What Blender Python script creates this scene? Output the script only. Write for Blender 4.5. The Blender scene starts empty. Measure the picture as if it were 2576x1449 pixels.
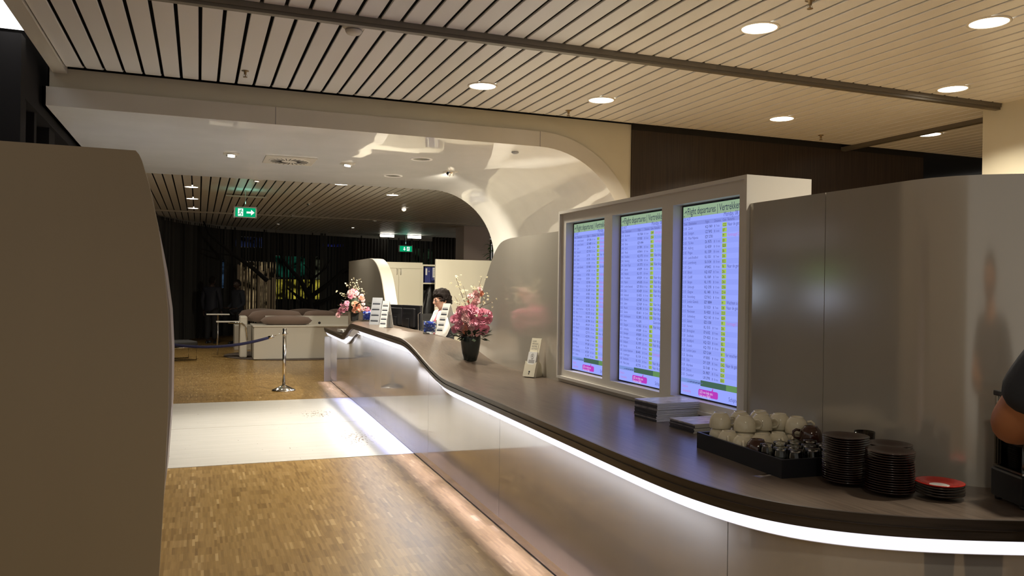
import bpy, bmesh, math, random
from mathutils import Vector, Matrix, noise
random.seed(7)
S = bpy.context.scene
C = S.collection
PI = math.pi

# ------------------------------------------------------------------ camera
TH = math.atan(788 / 2027.0); RO = math.radians(0.84)
Rv = Vector((math.cos(TH), -math.sin(TH), 0)); Fv = Vector((math.sin(TH), math.cos(TH), 0)); Zv = Vector((0, 0, 1))
cr = Rv * math.cos(RO) + Zv * math.sin(RO); cu = -Rv * math.sin(RO) + Zv * math.cos(RO)
cam = bpy.data.cameras.new('camera'); co = bpy.data.objects.new('camera', cam); C.objects.link(co)
cam.sensor_width = 36; cam.lens = 2027.0 / 2576 * 36; cam.clip_start = 0.05; cam.clip_end = 200
M = Matrix((cr, cu, -Fv)).transposed().to_4x4(); M.translation = Vector((0, 0, 1.65))
co.matrix_world = M
S.camera = co

# ------------------------------------------------------------------ world + exposure
W = bpy.data.worlds.new('world'); S.world = W; W.use_nodes = True
bg = W.node_tree.nodes['Background']; bg.inputs[0].default_value = (1.0, 0.93, 0.83, 1); bg.inputs[1].default_value = 0.38
S.view_settings.view_transform = 'Standard'; S.view_settings.look = 'None'
S.view_settings.exposure = 0.0; S.view_settings.gamma = 1.0; S.view_settings.use_curve_mapping = False
WARM = (1.0, 0.91, 0.74); NEUT = (1.0, 0.95, 0.86)

# ------------------------------------------------------------------ helpers
class MB:
    def __init__(s): s.v = []; s.f = []; s.m = []; s.sm = []
    def add(s, vs, fs, mi=0, smooth=False):
        o = len(s.v); s.v += [tuple(x) for x in vs]
        for f in fs: s.f.append([o + i for i in f]); s.m.append(mi); s.sm.append(smooth)
        return s
    def box(s, x0, x1, y0, y1, z0, z1, mi=0, rot=0, c=None):
        vs = [Vector((x, y, z)) for x in (x0, x1) for y in (y0, y1) for z in (z0, z1)]
        if rot:
            c = Vector(c) if c else Vector(((x0 + x1) / 2, (y0 + y1) / 2, 0))
            R = Matrix.Rotation(rot, 3, 'Z'); vs = [R @ (v - c) + c for v in vs]
        return s.add(vs, [(0, 1, 3, 2), (4, 6, 7, 5), (0, 4, 5, 1), (2, 3, 7, 6), (0, 2, 6, 4), (1, 5, 7, 3)], mi)
    def obox(s, c, ax, ay, az, mi=0):
        c = Vector(c); ax = Vector(ax); ay = Vector(ay); az = Vector(az)
        vs = [c + a * ax + b * ay + d * az for a in (-1, 1) for b in (-1, 1) for d in (-1, 1)]
        return s.add(vs, [(0, 1, 3, 2), (4, 6, 7, 5), (0, 4, 5, 1), (2, 3, 7, 6), (0, 2, 6, 4), (1, 5, 7, 3)], mi)
    def lathe(s, prof, n=24, c=(0, 0, 0), mi=0, smooth=True, cap=True, M=None):
        c = Vector(c); vs = []; fs = []
        for r, z in prof:
            for i in range(n):
                a = 2 * PI * i / n; p = Vector((r * math.cos(a), r * math.sin(a), z))
                vs.append((M @ p if M else p) + c)
        for k in range(len(prof) - 1):
            for i in range(n):
                j = (i + 1) % n; fs.append((k * n + i, k * n + j, (k + 1) * n + j, (k + 1) * n + i))
        s.add(vs, fs, mi, smooth)
        if cap:
            o = len(s.v) - len(vs)
            for k in (0, len(prof) - 1):
                if prof[k][0] > 1e-5:
                    s.f.append([o + k * n + i for i in (range(n - 1, -1, -1) if k == 0 else range(n))]); s.m.append(mi); s.sm.append(False)
        return s
    def tube(s, pts, r, n=8, mi=0, cap=True):
        pts = [Vector(p) for p in pts]; k = len(pts); rs = r if isinstance(r, (list, tuple)) else [r] * k
        vs = []; fs = []; ref = Vector((0.31, 0.17, 0.93))
        for i, p in enumerate(pts):
            d = (pts[min(i + 1, k - 1)] - pts[max(i - 1, 0)]).normalized()
            a = d.cross(ref)
            if a.length < 1e-3: a = d.cross(Vector((1, 0, 0)))
            a.normalize(); b = d.cross(a)
            for j in range(n):
                t = 2 * PI * j / n; vs.append(p + (a * math.cos(t) + b * math.sin(t)) * rs[i])
        for i in range(k - 1):
            for j in range(n):
                q = (j + 1) % n; fs.append((i * n + j, i * n + q, (i + 1) * n + q, (i + 1) * n + j))
        s.add(vs, fs, mi, True)
        if cap:
            o = len(s.v) - len(vs)
            s.f.append([o + j for j in range(n)]); s.m.append(mi); s.sm.append(False)
            s.f.append([o + (k - 1) * n + j for j in range(n - 1, -1, -1)]); s.m.append(mi); s.sm.append(False)
        return s
    def grid(s, rows, mi=0, smooth=True, close=False):
        n = len(rows[0]); vs = [p for r in rows for p in r]; fs = []
        for i in range(len(rows) - 1):
            for j in range(n if close else n - 1):
                q = (j + 1) % n; fs.append((i * n + j, i * n + q, (i + 1) * n + q, (i + 1) * n + j))
        return s.add(vs, fs, mi, smooth)
    def prism(s, poly, t0, t1, fn, mi=0, smooth=False):
        """poly list of 2-d points, fn(a,b,t)->xyz"""
        n = len(poly); vs = [fn(a, b, t0) for a, b in poly] + [fn(a, b, t1) for a, b in poly]
        s.add(vs, [(i, (i + 1) % n, n + (i + 1) % n, n + i) for i in range(n)], mi, smooth)
        o = len(s.v) - 2 * n
        s.f.append([o + i for i in range(n)]); s.m.append(mi); s.sm.append(False)
        s.f.append([o + n + i for i in range(n - 1, -1, -1)]); s.m.append(mi); s.sm.append(False)
        return s
    def mesh(s, name, mats):
        me = bpy.data.meshes.new(name); me.from_pydata(s.v, [], s.f); me.validate()
        for m in (mats if isinstance(mats, (list, tuple)) else [mats]): me.materials.append(m)
        if len(me.polygons) == len(s.m):
            me.polygons.foreach_set('material_index', s.m); me.polygons.foreach_set('use_smooth', s.sm)
        b = bmesh.new(); b.from_mesh(me); bmesh.ops.recalc_face_normals(b, faces=b.faces); b.to_mesh(me); b.free()
        return me
    def build(s, name, mats, parent=None, bevel=0, loc=None, seg=2):
        o = bpy.data.objects.new(name, s.mesh(name, mats)); C.objects.link(o)
        if parent: o.parent = parent
        if loc: o.location = loc
        if bevel:
            m = o.modifiers.new('bevel', 'BEVEL'); m.width = bevel; m.segments = seg; m.limit_method = 'ANGLE'
        return o

def tag(o, label=None, cat=None, group=None, kind=None):
    if label: o['label'] = label
    if cat: o['category'] = cat
    if group: o['group'] = group
    if kind: o['kind'] = kind
    return o
def empty(name, loc=(0, 0, 0), rz=0, label=None, cat=None, group=None):
    o = bpy.data.objects.new(name, None); C.objects.link(o); o.location = loc; o.rotation_euler = (0, 0, rz); o.empty_display_size = 0.1
    return tag(o, label, cat, group)
def copy_tree(o, parent=None):
    c = o.copy(); C.objects.link(c); c.parent = parent
    for ch in list(o.children): copy_tree(ch, c)
    return c
def light(name, kind, loc, power, color, parent=None, size=0.2, spread=None, aim=None, shape='DISK', sy=None, rot=None, spot=None, blend=0.5):
    l = bpy.data.lights.new(name, kind); l.energy = power; l.color = color
    if kind == 'AREA':
        l.shape = shape; l.size = size
        if sy: l.size_y = sy
        if spread: l.spread = math.radians(spread)
    if kind == 'SPOT': l.spot_size = math.radians(spot); l.spot_blend = blend; l.shadow_soft_size = size
    if kind == 'POINT': l.shadow_soft_size = size
    o = bpy.data.objects.new(name, l); C.objects.link(o); o.location = loc
    if aim is not None: o.rotation_euler = (Vector(aim) - Vector(loc)).to_track_quat('-Z', 'Y').to_euler()
    if rot: o.rotation_euler = rot
    if parent: o.parent = parent
    return o

# ------------------------------------------------------------------ materials
def new_mat(name):
    m = bpy.data.materials.new(name); m.use_nodes = True; nt = m.node_tree
    return m, nt, nt.nodes['Principled BSDF'], nt.links
def mat(name, col, rough=0.5, metal=0.0, spec=0.5, emit=None, es=0, bump=0, bscale=60, var=0, vscale=(4, 4, 4), coat=0, ior=None, trans=0, alpha=1, sheen=0):
    m, nt, b, L = new_mat(name); N = nt.nodes
    b.inputs['Base Color'].default_value = (*col, 1); b.inputs['Roughness'].default_value = rough; b.inputs['Metallic'].default_value = metal
    b.inputs['Specular IOR Level'].default_value = spec
    if ior: b.inputs['IOR'].default_value = ior
    if coat: b.inputs['Coat Weight'].default_value = coat; b.inputs['Coat Roughness'].default_value = 0.05
    if trans: b.inputs['Transmission Weight'].default_value = trans
    if sheen: b.inputs['Sheen Weight'].default_value = sheen
    if emit: b.inputs['Emission Color'].default_value = (*emit, 1); b.inputs['Emission Strength'].default_value = es
    tc = None
    if var or bump:
        tc = N.new('ShaderNodeTexCoord')
    if var:
        mp = N.new('ShaderNodeMapping'); mp.inputs['Scale'].default_value = vscale; L.new(tc.outputs['Object'], mp.inputs[0])
        nz = N.new('ShaderNodeTexNoise'); nz.inputs['Scale'].default_value = 1; nz.inputs['Detail'].default_value = 6; L.new(mp.outputs[0], nz.inputs['Vector'])
        cr_ = N.new('ShaderNodeValToRGB')
        cr_.color_ramp.elements[0].position = 0.3; cr_.color_ramp.elements[1].position = 0.7
        cr_.color_ramp.elements[0].color = (*[c * (1 - var) for c in col], 1); cr_.color_ramp.elements[1].color = (*[min(1, c * (1 + var)) for c in col], 1)
        L.new(nz.outputs['Fac'], cr_.inputs[0]); L.new(cr_.outputs[0], b.inputs['Base Color'])
    if bump:
        nb = N.new('ShaderNodeTexNoise'); nb.inputs['Scale'].default_value = bscale; L.new(tc.outputs['Object'], nb.inputs['Vector'])
        bp = N.new('ShaderNodeBump'); bp.inputs['Strength'].default_value = bump; bp.inputs['Distance'].default_value = 0.01
        L.new(nb.outputs['Fac'], bp.inputs['Height']); L.new(bp.outputs[0], b.inputs['Normal'])
    return m
def emis(name, col, s):
    m = bpy.data.materials.new(name); m.use_nodes = True; nt = m.node_tree; nt.nodes.clear()
    e = nt.nodes.new('ShaderNodeEmission'); e.inputs[0].default_value = (*col, 1); e.inputs[1].default_value = s
    o = nt.nodes.new('ShaderNodeOutputMaterial'); nt.links.new(e.outputs[0], o.inputs[0]); return m
def glass(name, col=(1, 1, 1), rough=0.02):
    m = bpy.data.materials.new(name); m.use_nodes = True; nt = m.node_tree; nt.nodes.clear(); N = nt.nodes; L = nt.links
    t = N.new('ShaderNodeBsdfTransparent'); t.inputs[0].default_value = (*col, 1)
    g = N.new('ShaderNodeBsdfGlossy'); g.inputs['Roughness'].default_value = rough
    lw = N.new('ShaderNodeFresnel'); lw.inputs[0].default_value = 1.5
    mx = N.new('ShaderNodeMixShader'); L.new(lw.outputs[0], mx.inputs[0]); L.new(t.outputs[0], mx.inputs[1]); L.new(g.outputs[0], mx.inputs[2])
    o = N.new('ShaderNodeOutputMaterial'); L.new(mx.outputs[0], o.inputs[0]); return m
def parquet():
    m, nt, b, L = new_mat('parquet'); N = nt.nodes
    tc = N.new('ShaderNodeTexCoord'); sp = N.new('ShaderNodeSeparateXYZ'); L.new(tc.outputs['Object'], sp.inputs[0])
    def mth(op, a, bb=None):
        n = N.new('ShaderNodeMath'); n.operation = op
        for i, x in enumerate((a, bb)):
            if x is None: continue
            if isinstance(x, (int, float)): n.inputs[i].default_value = x
            else: L.new(x, n.inputs[i])
        return n.outputs[0]
    i = mth('FLOOR', mth('MULTIPLY', sp.outputs[0], 1 / 0.0165))
    g = mth('FLOOR', mth('MULTIPLY', sp.outputs[0], 1 / 0.132))
    w1 = N.new('ShaderNodeTexWhiteNoise'); w1.noise_dimensions = '1D'; L.new(g, w1.inputs['W'])
    j = mth('FLOOR', mth('ADD', mth('MULTIPLY', sp.outputs[1], 1 / 0.14), w1.outputs['Value']))
    cb = N.new('ShaderNodeCombineXYZ'); L.new(i, cb.inputs[0]); L.new(j, cb.inputs[1])
    w2 = N.new('ShaderNodeTexWhiteNoise'); w2.noise_dimensions = '2D'; L.new(cb.outputs[0], w2.inputs['Vector'])
    cb3 = N.new('ShaderNodeCombineXYZ'); L.new(g, cb3.inputs[0]); L.new(j, cb3.inputs[1])
    w3 = N.new('ShaderNodeTexWhiteNoise'); w3.noise_dimensions = '2D'; L.new(cb3.outputs[0], w3.inputs['Vector'])
    v = mth('ADD', mth('MULTIPLY', w2.outputs['Value'], 0.75), mth('MULTIPLY', w3.outputs['Value'], 0.25))
    r = N.new('ShaderNodeValToRGB'); L.new(v, r.inputs[0]); e = r.color_ramp.elements
    e[0].position = 0.05; e[0].color = (0.235, 0.137, 0.043, 1); e[1].position = 0.97; e[1].color = (0.52, 0.355, 0.155, 1)
    x = e.new(0.45); x.color = (0.325, 0.20, 0.066, 1); x = e.new(0.85); x.color = (0.375, 0.235, 0.085, 1)
    mp = N.new('ShaderNodeMapping'); mp.inputs['Scale'].default_value = (90, 5, 1); L.new(tc.outputs['Object'], mp.inputs[0])
    nz = N.new('ShaderNodeTexNoise'); nz.inputs['Scale'].default_value = 1; nz.inputs['Detail'].default_value = 4; L.new(mp.outputs[0], nz.inputs['Vector'])
    mx = N.new('ShaderNodeMix'); mx.data_type = 'RGBA'; mx.blend_type = 'MULTIPLY'; mx.inputs[0].default_value = 0.5
    r2 = N.new('ShaderNodeValToRGB'); L.new(nz.outputs['Fac'], r2.inputs[0]); r2.color_ramp.elements[0].position = 0.25; r2.color_ramp.elements[0].color = (0.6, 0.6, 0.6, 1); r2.color_ramp.elements[1].position = 0.6
    L.new(r.outputs[0], mx.inputs[6]); L.new(r2.outputs[0], mx.inputs[7]); L.new(mx.outputs[2], b.inputs['Base Color'])
    b.inputs['Roughness'].default_value = 0.32; b.inputs['Specular IOR Level'].default_value = 0.45
    return m
def satin(name, col, rough, metal, spec, wob=0.0):
    m = mat(name, col, rough, metal, spec, var=0.03, vscale=(3, 3, 0.4)); nt = m.node_tree; b = nt.nodes['Principled BSDF']
    if wob:
        tc = nt.nodes.new('ShaderNodeTexCoord'); mp = nt.nodes.new('ShaderNodeMapping'); mp.inputs['Scale'].default_value = (1.6, 1.6, 1.0)
        nt.links.new(tc.outputs['Object'], mp.inputs[0]); nb = nt.nodes.new('ShaderNodeTexNoise'); nb.inputs['Scale'].default_value = 1.0; nb.inputs['Detail'].default_value = 1
        nt.links.new(mp.outputs[0], nb.inputs['Vector']); bp = nt.nodes.new('ShaderNodeBump'); bp.inputs['Strength'].default_value = wob; bp.inputs['Distance'].default_value = 0.05
        nt.links.new(nb.outputs['Fac'], bp.inputs['Height']); nt.links.new(bp.outputs[0], b.inputs['Normal'])
    return m
def wood(name, col, scale=(60, 3, 60), var=0.35, rough=0.35, spec=0.5):
    return mat(name, col, rough, 0, spec, var=var, vscale=scale)
def whitefloor():
    m = mat('white_floor', (0.66, 0.635, 0.585), 0.25, 0, 0.5, var=0.04, vscale=(2, 14, 1)); nt = m.node_tree; N = nt.nodes; L = nt.links; b = N['Principled BSDF']
    # worn flecks where people stand at the counter
    tc = N.new('ShaderNodeTexCoord'); mp = N.new('ShaderNodeMapping'); mp.inputs['Scale'].default_value = (45, 12, 1); L.new(tc.outputs['Object'], mp.inputs[0])
    nz = N.new('ShaderNodeTexNoise'); nz.inputs['Scale'].default_value = 1; nz.inputs['Detail'].default_value = 3; L.new(mp.outputs[0], nz.inputs['Vector'])
    dist = None
    def sph(cx, cy, rx, ry):
        mp2 = N.new('ShaderNodeMapping'); mp2.inputs['Location'].default_value = (-cx / rx, -cy / ry, 0); mp2.inputs['Scale'].default_value = (1 / rx, 1 / ry, 0)
        L.new(tc.outputs['Object'], mp2.inputs[0]); g = N.new('ShaderNodeTexGradient'); g.gradient_type = 'SPHERICAL'; L.new(mp2.outputs[0], g.inputs[0]); return g.outputs['Fac']
    a = N.new('ShaderNodeMath'); a.operation = 'MAXIMUM'; L.new(sph(1.62, 8.75, 0.32, 0.75), a.inputs[0]); L.new(sph(1.45, 10.5, 0.35, 0.5), a.inputs[1])
    mu = N.new('ShaderNodeMath'); mu.operation = 'MULTIPLY_ADD'; L.new(a.outputs[0], mu.inputs[0]); mu.inputs[1].default_value = 0.22; L.new(nz.outputs['Fac'], mu.inputs[2])
    rp = N.new('ShaderNodeValToRGB'); L.new(mu.outputs[0], rp.inputs[0]); rp.color_ramp.elements[0].position = 0.71; rp.color_ramp.elements[1].position = 0.76
    rp.color_ramp.elements[0].color = (0, 0, 0, 1); rp.color_ramp.elements[1].color = (0.8, 0.8, 0.8, 1)
    mx = N.new('ShaderNodeMix'); mx.data_type = 'RGBA'; L.new(rp.outputs[0], mx.inputs[0])
    old = b.inputs['Base Color'].links[0].from_socket; L.new(old, mx.inputs[6]); mx.inputs[7].default_value = (0.22, 0.15, 0.09, 1); L.new(mx.outputs[2], b.inputs['Base Color'])
    return m

MT = dict(
    parquet=parquet(), wfloor=whitefloor(),
    slat=mat('ceiling_slat', (0.70, 0.68, 0.65), 0.38, 0, 0.5), plenum=mat('plenum', (0.012, 0.01, 0.008), 0.9),
    rail=mat('rail', (0.16, 0.14, 0.11), 0.45, 0.4), cream=mat('cream_wall', (0.62, 0.57, 0.44), 0.6, var=0.02, bump=0.02, bscale=200),
    gloss=satin('gloss_white', (0.90, 0.89, 0.87), 0.03, 0.0, 1.0, wob=0.05),
    fascia=satin('fascia', (0.62, 0.58, 0.50), 0.3, 0, 0.5),
    front=satin('counter_laminate', (0.50, 0.465, 0.42), 0.055, 0.38, 1.0, wob=0.010),
    screenwall=satin('screen_wall_laminate', (0.56, 0.52, 0.45), 0.16, 0.3, 1.0),
    leftpanel=satin('left_laminate', (0.33, 0.26, 0.165), 0.33, 0.0, 0.4),
    worktop=wood('worktop_wood', (0.115, 0.086, 0.066), (70, 4, 70), 0.3, 0.28, 0.5),
    edge=wood('worktop_edge', (0.045, 0.035, 0.03), (4, 4, 90), 0.3, 0.4, 0.5),
    darkwood=wood('dark_wood', (0.035, 0.022, 0.013), (70, 70, 2), 0.35, 0.45, 0.4),
    led=emis('led_diffuser', (0.95, 0.92, 1.0), 1.08), cove=mat('cove_white', (0.82, 0.80, 0.80), 0.4),
    lamp=emis('lamp_glow', (1.0, 0.92, 0.78), 9.0), lampring=mat('lamp_ring', (0.75, 0.7, 0.6), 0.3), reflector=mat('lamp_reflector', (0.8, 0.78, 0.74), 0.12, 1.0),
    chrome=mat('chrome', (0.72, 0.70, 0.66), 0.12, 1.0), steel=mat('brushed_steel', (0.5, 0.48, 0.45), 0.3, 1.0), blackmetal=mat('black_metal', (0.012, 0.012, 0.013), 0.4),
    black=mat('black_plastic', (0.012, 0.012, 0.014), 0.3), blackmat=mat('black_matte', (0.014, 0.013, 0.013), 0.7), void=mat('void', (0.006, 0.007, 0.008), 0.6),
    winglass=mat('window_glass', (0.010, 0.012, 0.013), 0.08, 0, 0.25), mullion=mat('mullion', (0.015, 0.014, 0.014), 0.8, 0, 0.1),
    rope=mat('velvet_rope', (0.008, 0.008, 0.045), 0.8, sheen=0.05), cushion=mat('brown_upholstery', (0.20, 0.135, 0.105), 0.85, bump=0.3, bscale=300, sheen=0.25),
    whitelam=mat('white_laminate', (0.72, 0.68, 0.60), 0.3), whiteedge=mat('white_edge', (0.80, 0.76, 0.66), 0.4), creamcab=mat('cream_cabinet', (0.78, 0.74, 0.60), 0.45),
    rug=mat('rug', (0.10, 0.075, 0.06), 0.95, var=0.3, vscale=(30, 30, 1), bump=0.4, bscale=200),
    binder=mat('blue_binder', (0.02, 0.03, 0.20), 0.45), paper=mat('paper', (0.80, 0.80, 0.78), 0.6), greycard=mat('grey_card', (0.42, 0.44, 0.48), 0.5), ink=mat('ink', (0.03, 0.035, 0.05), 0.5), inkgrey=mat('ink_grey', (0.25, 0.24, 0.24), 0.6),
    coat=mat('black_coat', (0.012, 0.012, 0.014), 0.45, bump=0.4, bscale=18), skin=mat('skin', (0.64, 0.38, 0.28), 0.5, var=0.06, vscale=(9, 9, 9)), skin3=mat('skin_silhouette', (0.045, 0.024, 0.016), 0.6), skin2=mat('skin_tan', (0.36, 0.145, 0.065), 0.5, var=0.08, vscale=(9, 9, 9)),  # skin3: shade put into the colour so the far figures read as silhouettes
    hair=mat('dark_hair', (0.010, 0.006, 0.005), 0.75, 0, 0.2, bump=0.8, bscale=90), shirt=mat('white_blouse', (0.75, 0.75, 0.76), 0.7, bump=0.2, bscale=25), vest=mat('dark_vest', (0.012, 0.013, 0.022), 0.7),
    navy=mat('navy_tee', (0.018, 0.021, 0.030), 0.85, bump=0.3, bscale=30), trousers=mat('dark_trousers', (0.015, 0.015, 0.018), 0.8), lips=mat('lips', (0.35, 0.09, 0.08), 0.5), pinkscarf=mat('pink_scarf', (0.6, 0.12, 0.16), 0.7),
    vase=mat('dark_green_vase', (0.018, 0.026, 0.024), 0.12, 0, 0.6), pot=mat('black_pot', (0.012, 0.011, 0.010), 0.5),
    pink=mat('pink_petal', (0.86, 0.34, 0.46), 0.6, var=0.25, vscale=(25, 25, 25)), peach=mat('peach_petal', (0.80, 0.36, 0.24), 0.6, var=0.2, vscale=(25, 25, 25)), palepink=mat('pale_pink_petal', (0.90, 0.58, 0.58), 0.6, var=0.15, vscale=(25, 25, 25)),
    blossom=mat('white_blossom', (0.80, 0.74, 0.55), 0.6), stem=mat('stem', (0.10, 0.06, 0.03), 0.7), leaf=mat('leaf_dark', (0.02, 0.035, 0.015), 0.6), leafg=mat('leaf_green', (0.05, 0.20, 0.05), 0.5),
    glass=glass('clear_glass', (0.93, 0.95, 0.95)), acrylic=glass('acrylic', (0.9, 0.92, 0.94), 0.05), candy=mat('blue_wrapper', (0.04, 0.10, 0.62), 0.25), candyw=mat('white_wrapper', (0.75, 0.78, 0.85), 0.3),
    cup=mat('ivory_china', (0.72, 0.66, 0.50), 0.12, 0, 0.6), browncup=mat('brown_china', (0.045, 0.016, 0.010), 0.10, 0, 0.7), saucer=mat('brown_saucer', (0.026, 0.010, 0.007), 0.12, 0, 0.7), darksaucer=mat('dark_rim', (0.05, 0.035, 0.028), 0.2),
    red=mat('red_glaze', (0.55, 0.02, 0.012), 0.12, 0, 0.6), tray=mat('black_tray', (0.010, 0.010, 0.013), 0.45), cardboard=mat('cream_card', (0.75, 0.70, 0.55), 0.6),
    curtain=mat('curtain_string', (0.030, 0.028, 0.024), 0.8), strand=mat('light_strand', (0.26, 0.20, 0.13), 0.6), branch=mat('branch', (0.008, 0.007, 0.006), 0.9), smoke=mat('smoke_plastic', (0.62, 0.57, 0.48), 0.5),
    signwhite=emis('sign_white', (0.9, 1.0, 0.95), 1.0), signgreen=emis('sign_green', (0.0, 0.38, 0.15), 1.0),
    machine=mat('machine_grey', (0.03, 0.03, 0.033), 0.35, 0.3), hopper=glass('smoked_hopper', (0.8, 0.78, 0.74)),
)

# ------------------------------------------------------------------ setting: floor
ZC = 3.43
fl = MB().box(-4.6, 12, -3.0, 30.5, -0.12, 0.0).build('floor', MT['parquet']); tag(fl, kind='structure')
for y0, y1 in ((7.77, 9.815), (9.825, 11.9)):
    MB().box(-2.0, 4.4, y0, y1, 0.0005, 0.004).build('white_floor_panel', MT['wfloor'], fl)

# ------------------------------------------------------------------ ceiling with slats
ce = MB().box(-1.16, 12, -3.0, 30.5, 3.62, 3.70).build('ceiling', MT['plenum']); tag(ce, kind='structure')
def slat_mesh(y0, y1, up=False):
    w = 0.0635
    pr = [(-w, -0.008), (-w + 0.003, -0.012), (w - 0.003, -0.012), (w, -0.008), (w, 0.0), (-w, 0.0)]
    if up:
        st = [(y0, 0), (y1 - 0.25, 0), (y1 - 0.17, 0.004), (y1 - 0.11, 0.014), (y1 - 0.06, 0.03)]
        m = MB(); m.grid([[(a, y, ZC + 0.012 + b + z) for a, b in pr] for y, z in st], smooth=False, close=True)
        return m.mesh('slat', MT['slat'])
    return MB().prism(pr, y0, y1, lambda a, b, t: (a, t, ZC + 0.012 + b)).mesh('slat', MT['slat'])
SL = [(slat_mesh(-1.0, 5.33), 0.062), (slat_mesh(5.42, 7.735, True), 0.0), (slat_mesh(11.96, 21.45), 0.03), (slat_mesh(21.5, 29.5), 0.03)]
for k in range(72):
    x = -0.99 + 0.15 * k
    for q, (me, off) in enumerate(SL):
        if q == 3 and k > 66: continue
        o = bpy.data.objects.new('slat', me); C.objects.link(o); o.parent = ce; o.location = (x + off, 0, 0)
def top_struct(name, mb, m, bevel=0): return tag(mb.build(name, m, bevel=bevel), kind='structure')
top_struct('trim_1', MB().box(-1.2, 6.92, 5.335, 5.415, 3.395, 3.44).box(-1.2, 7.05, 5.35, 5.40, 3.375, 3.41), MT['rail'])
top_struct('trim_2', MB().box(7.30, 7.37, 5.5, 7.74, 3.385, 3.43), MT['rail'])
top_struct('trim_3', MB().box(-1.17, -1.062, 0.5, 7.74, 3.41, 3.62), MT['fascia'])
top_struct('trim_4', MB().box(-1.2, 12, 21.44, 21.51, 3.405, 3.44), MT['fascia'])

# left window wall
ww = empty('window_1'); ww['kind'] = 'structure'
MB().box(-1.46, -1.44, 5.9, 22.0, 0, 3.75).build('pane', MT['winglass'], ww)
for y, w, d in ((6.92, 0.16, 0.20), (7.22, 0.10, 0.16), (7.78, 0.10, 0.14), (8.60, 0.30, 0.14), (10.4, 0.1, 0.14), (12.4, 0.1, 0.14), (14.4, 0.1, 0.14), (16.4, 0.1, 0.14), (18.4, 0.1, 0.14), (20.4, 0.1, 0.14)):
    MB().box(-1.44, -1.44 + d, y - w / 2, y + w / 2, 0, 3.60 if y > 7.5 else 3.47).build('mullion', MT['mullion'], ww)
MB().box(-1.44, -1.27, 7.15, 22.0, 3.06, 3.75).build('header_rail', MT['mullion'], ww)
MB().box(-1.44, -1.30, 5.9, 22.0, 1.0, 1.08).build('transom', MT['mullion'], ww)
MB().box(-1.435, -1.40, 8.06, 8.20, 2.30, 2.95).build('lit_gap', emis('dusk_gap', (0.35, 0.5, 0.48), 0.25), ww)
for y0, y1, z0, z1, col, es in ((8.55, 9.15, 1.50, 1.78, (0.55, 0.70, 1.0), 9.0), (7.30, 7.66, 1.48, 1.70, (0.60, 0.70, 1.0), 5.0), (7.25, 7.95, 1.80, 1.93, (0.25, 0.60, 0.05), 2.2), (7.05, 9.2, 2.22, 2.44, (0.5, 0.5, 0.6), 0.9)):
    MB().box(-1.436, -1.43, y0, y1, z0, z1).build('reflection_glow', emis('reflection_emit', col, es), ww)  # added out-of-view glow patches, mirrored as bright blotches in the screen wall
top_struct('wall_left', MB().box(-4.6, -4.5, -3.0, 6.2, 0, 3.43).box(-4.5, -1.47, 6.1, 6.2, 0, 3.43), mat('left_wall_paint', (0.60, 0.52, 0.40), 0.7))
# linear light cove at the top of the window
lc = empty('cove_light', (-1.315, 5.1, 3.5), 0, 'bright white linear light along the ceiling edge at the window wall', 'light')
MB().box(-0.13, 0.13, -1.9, 1.97, 0.06, 0.10).build('housing', MT['fascia'], lc)
MB().box(-0.12, 0.12, -1.88, 1.95, 0.05, 0.06).build('diffuser', emis('cove_glow', (1, 0.98, 0.97), 4.0), lc)

# ------------------------------------------------------------------ portal arch
arch = empty('wall_arch', (4.32, 9.84, 0)); arch['kind'] = 'structure'
def T(o, p): return (o[0] - p[0], o[1] - p[1], o[2] - p[2])
AO = (4.32, 9.84, 0)
def arch_prof(off):
    """from left along soffit, round the corner, down to floor. off = outward offset"""
    R = 1.02; pts = [(-1.25, 3.13 + off)]
    for k in range(1, 9): pts.append((-1.25 + (4.32 - R + 1.25) * k / 8, 3.13 + off))
    for k in range(1, 21):
        a = PI / 2 * k / 20; pts.append((4.32 - R + (R + off) * math.sin(a), 3.13 - R + (R + off) * math.cos(a)))
    pts += [(4.32 + off, 1.2), (4.32 + off, 0)]
    return pts
pi_, po_ = arch_prof(0), arch_prof(0.16)
YA, YB = 7.74, 11.92
# inner glossy lining
rows = [[(x - AO[0], y - AO[1], z) for x, z in pi_] for y in (YA, YA + 1.4, YA + 2.8, YB)]
MB().grid(rows).build('lining', MT['gloss'], arch)
# ring edge (front and back) + outer skin, as pieces split at the joints
def ring_piece(name, i0, i1, y0, y1, m):
    a = pi_[i0:i1 + 1]; b = po_[i0:i1 + 1]
    rows = [[(p[0] - AO[0], y0 - AO[1], p[1]) for p in a], [(p[0] - AO[0], y0 - AO[1], p[1]) for p in b],
            [(p[0] - AO[0], y1 - AO[1], p[1]) for p in b], [(p[0] - AO[0], y1 - AO[1], p[1]) for p in a]]
    mb = MB()
    for r in range(3): mb.grid(rows[r:r + 2], smooth=False)
    return mb.build(name, m, arch)
ring_piece('fascia_panel', 0, 3, YA, YA + 0.05, MT['fascia']); ring_piece('fascia_panel', 3, 8, YA, YA + 0.05, MT['fascia'])
ring_piece('fascia_panel', 8, len(pi_) - 1, YA, YA + 0.05, MT['fascia'])
ring_piece('rear_fascia', 0, len(pi_) - 1, YB - 0.05, YB, MT['fascia'])
for x in (0.64, 3.30):
    MB().box(x - AO[0] - 0.003, x - AO[0] + 0.003, YA - AO[1] - 0.002, YA - AO[1], 3.13, 3.29).build('joint', MT['inkgrey'], arch)
MB().box(-1.25 - AO[0], -1.22 - AO[0], YA - AO[1], YB - AO[1], 3.13, 3.29).build('end_cap', MT['fascia'], arch)
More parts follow.
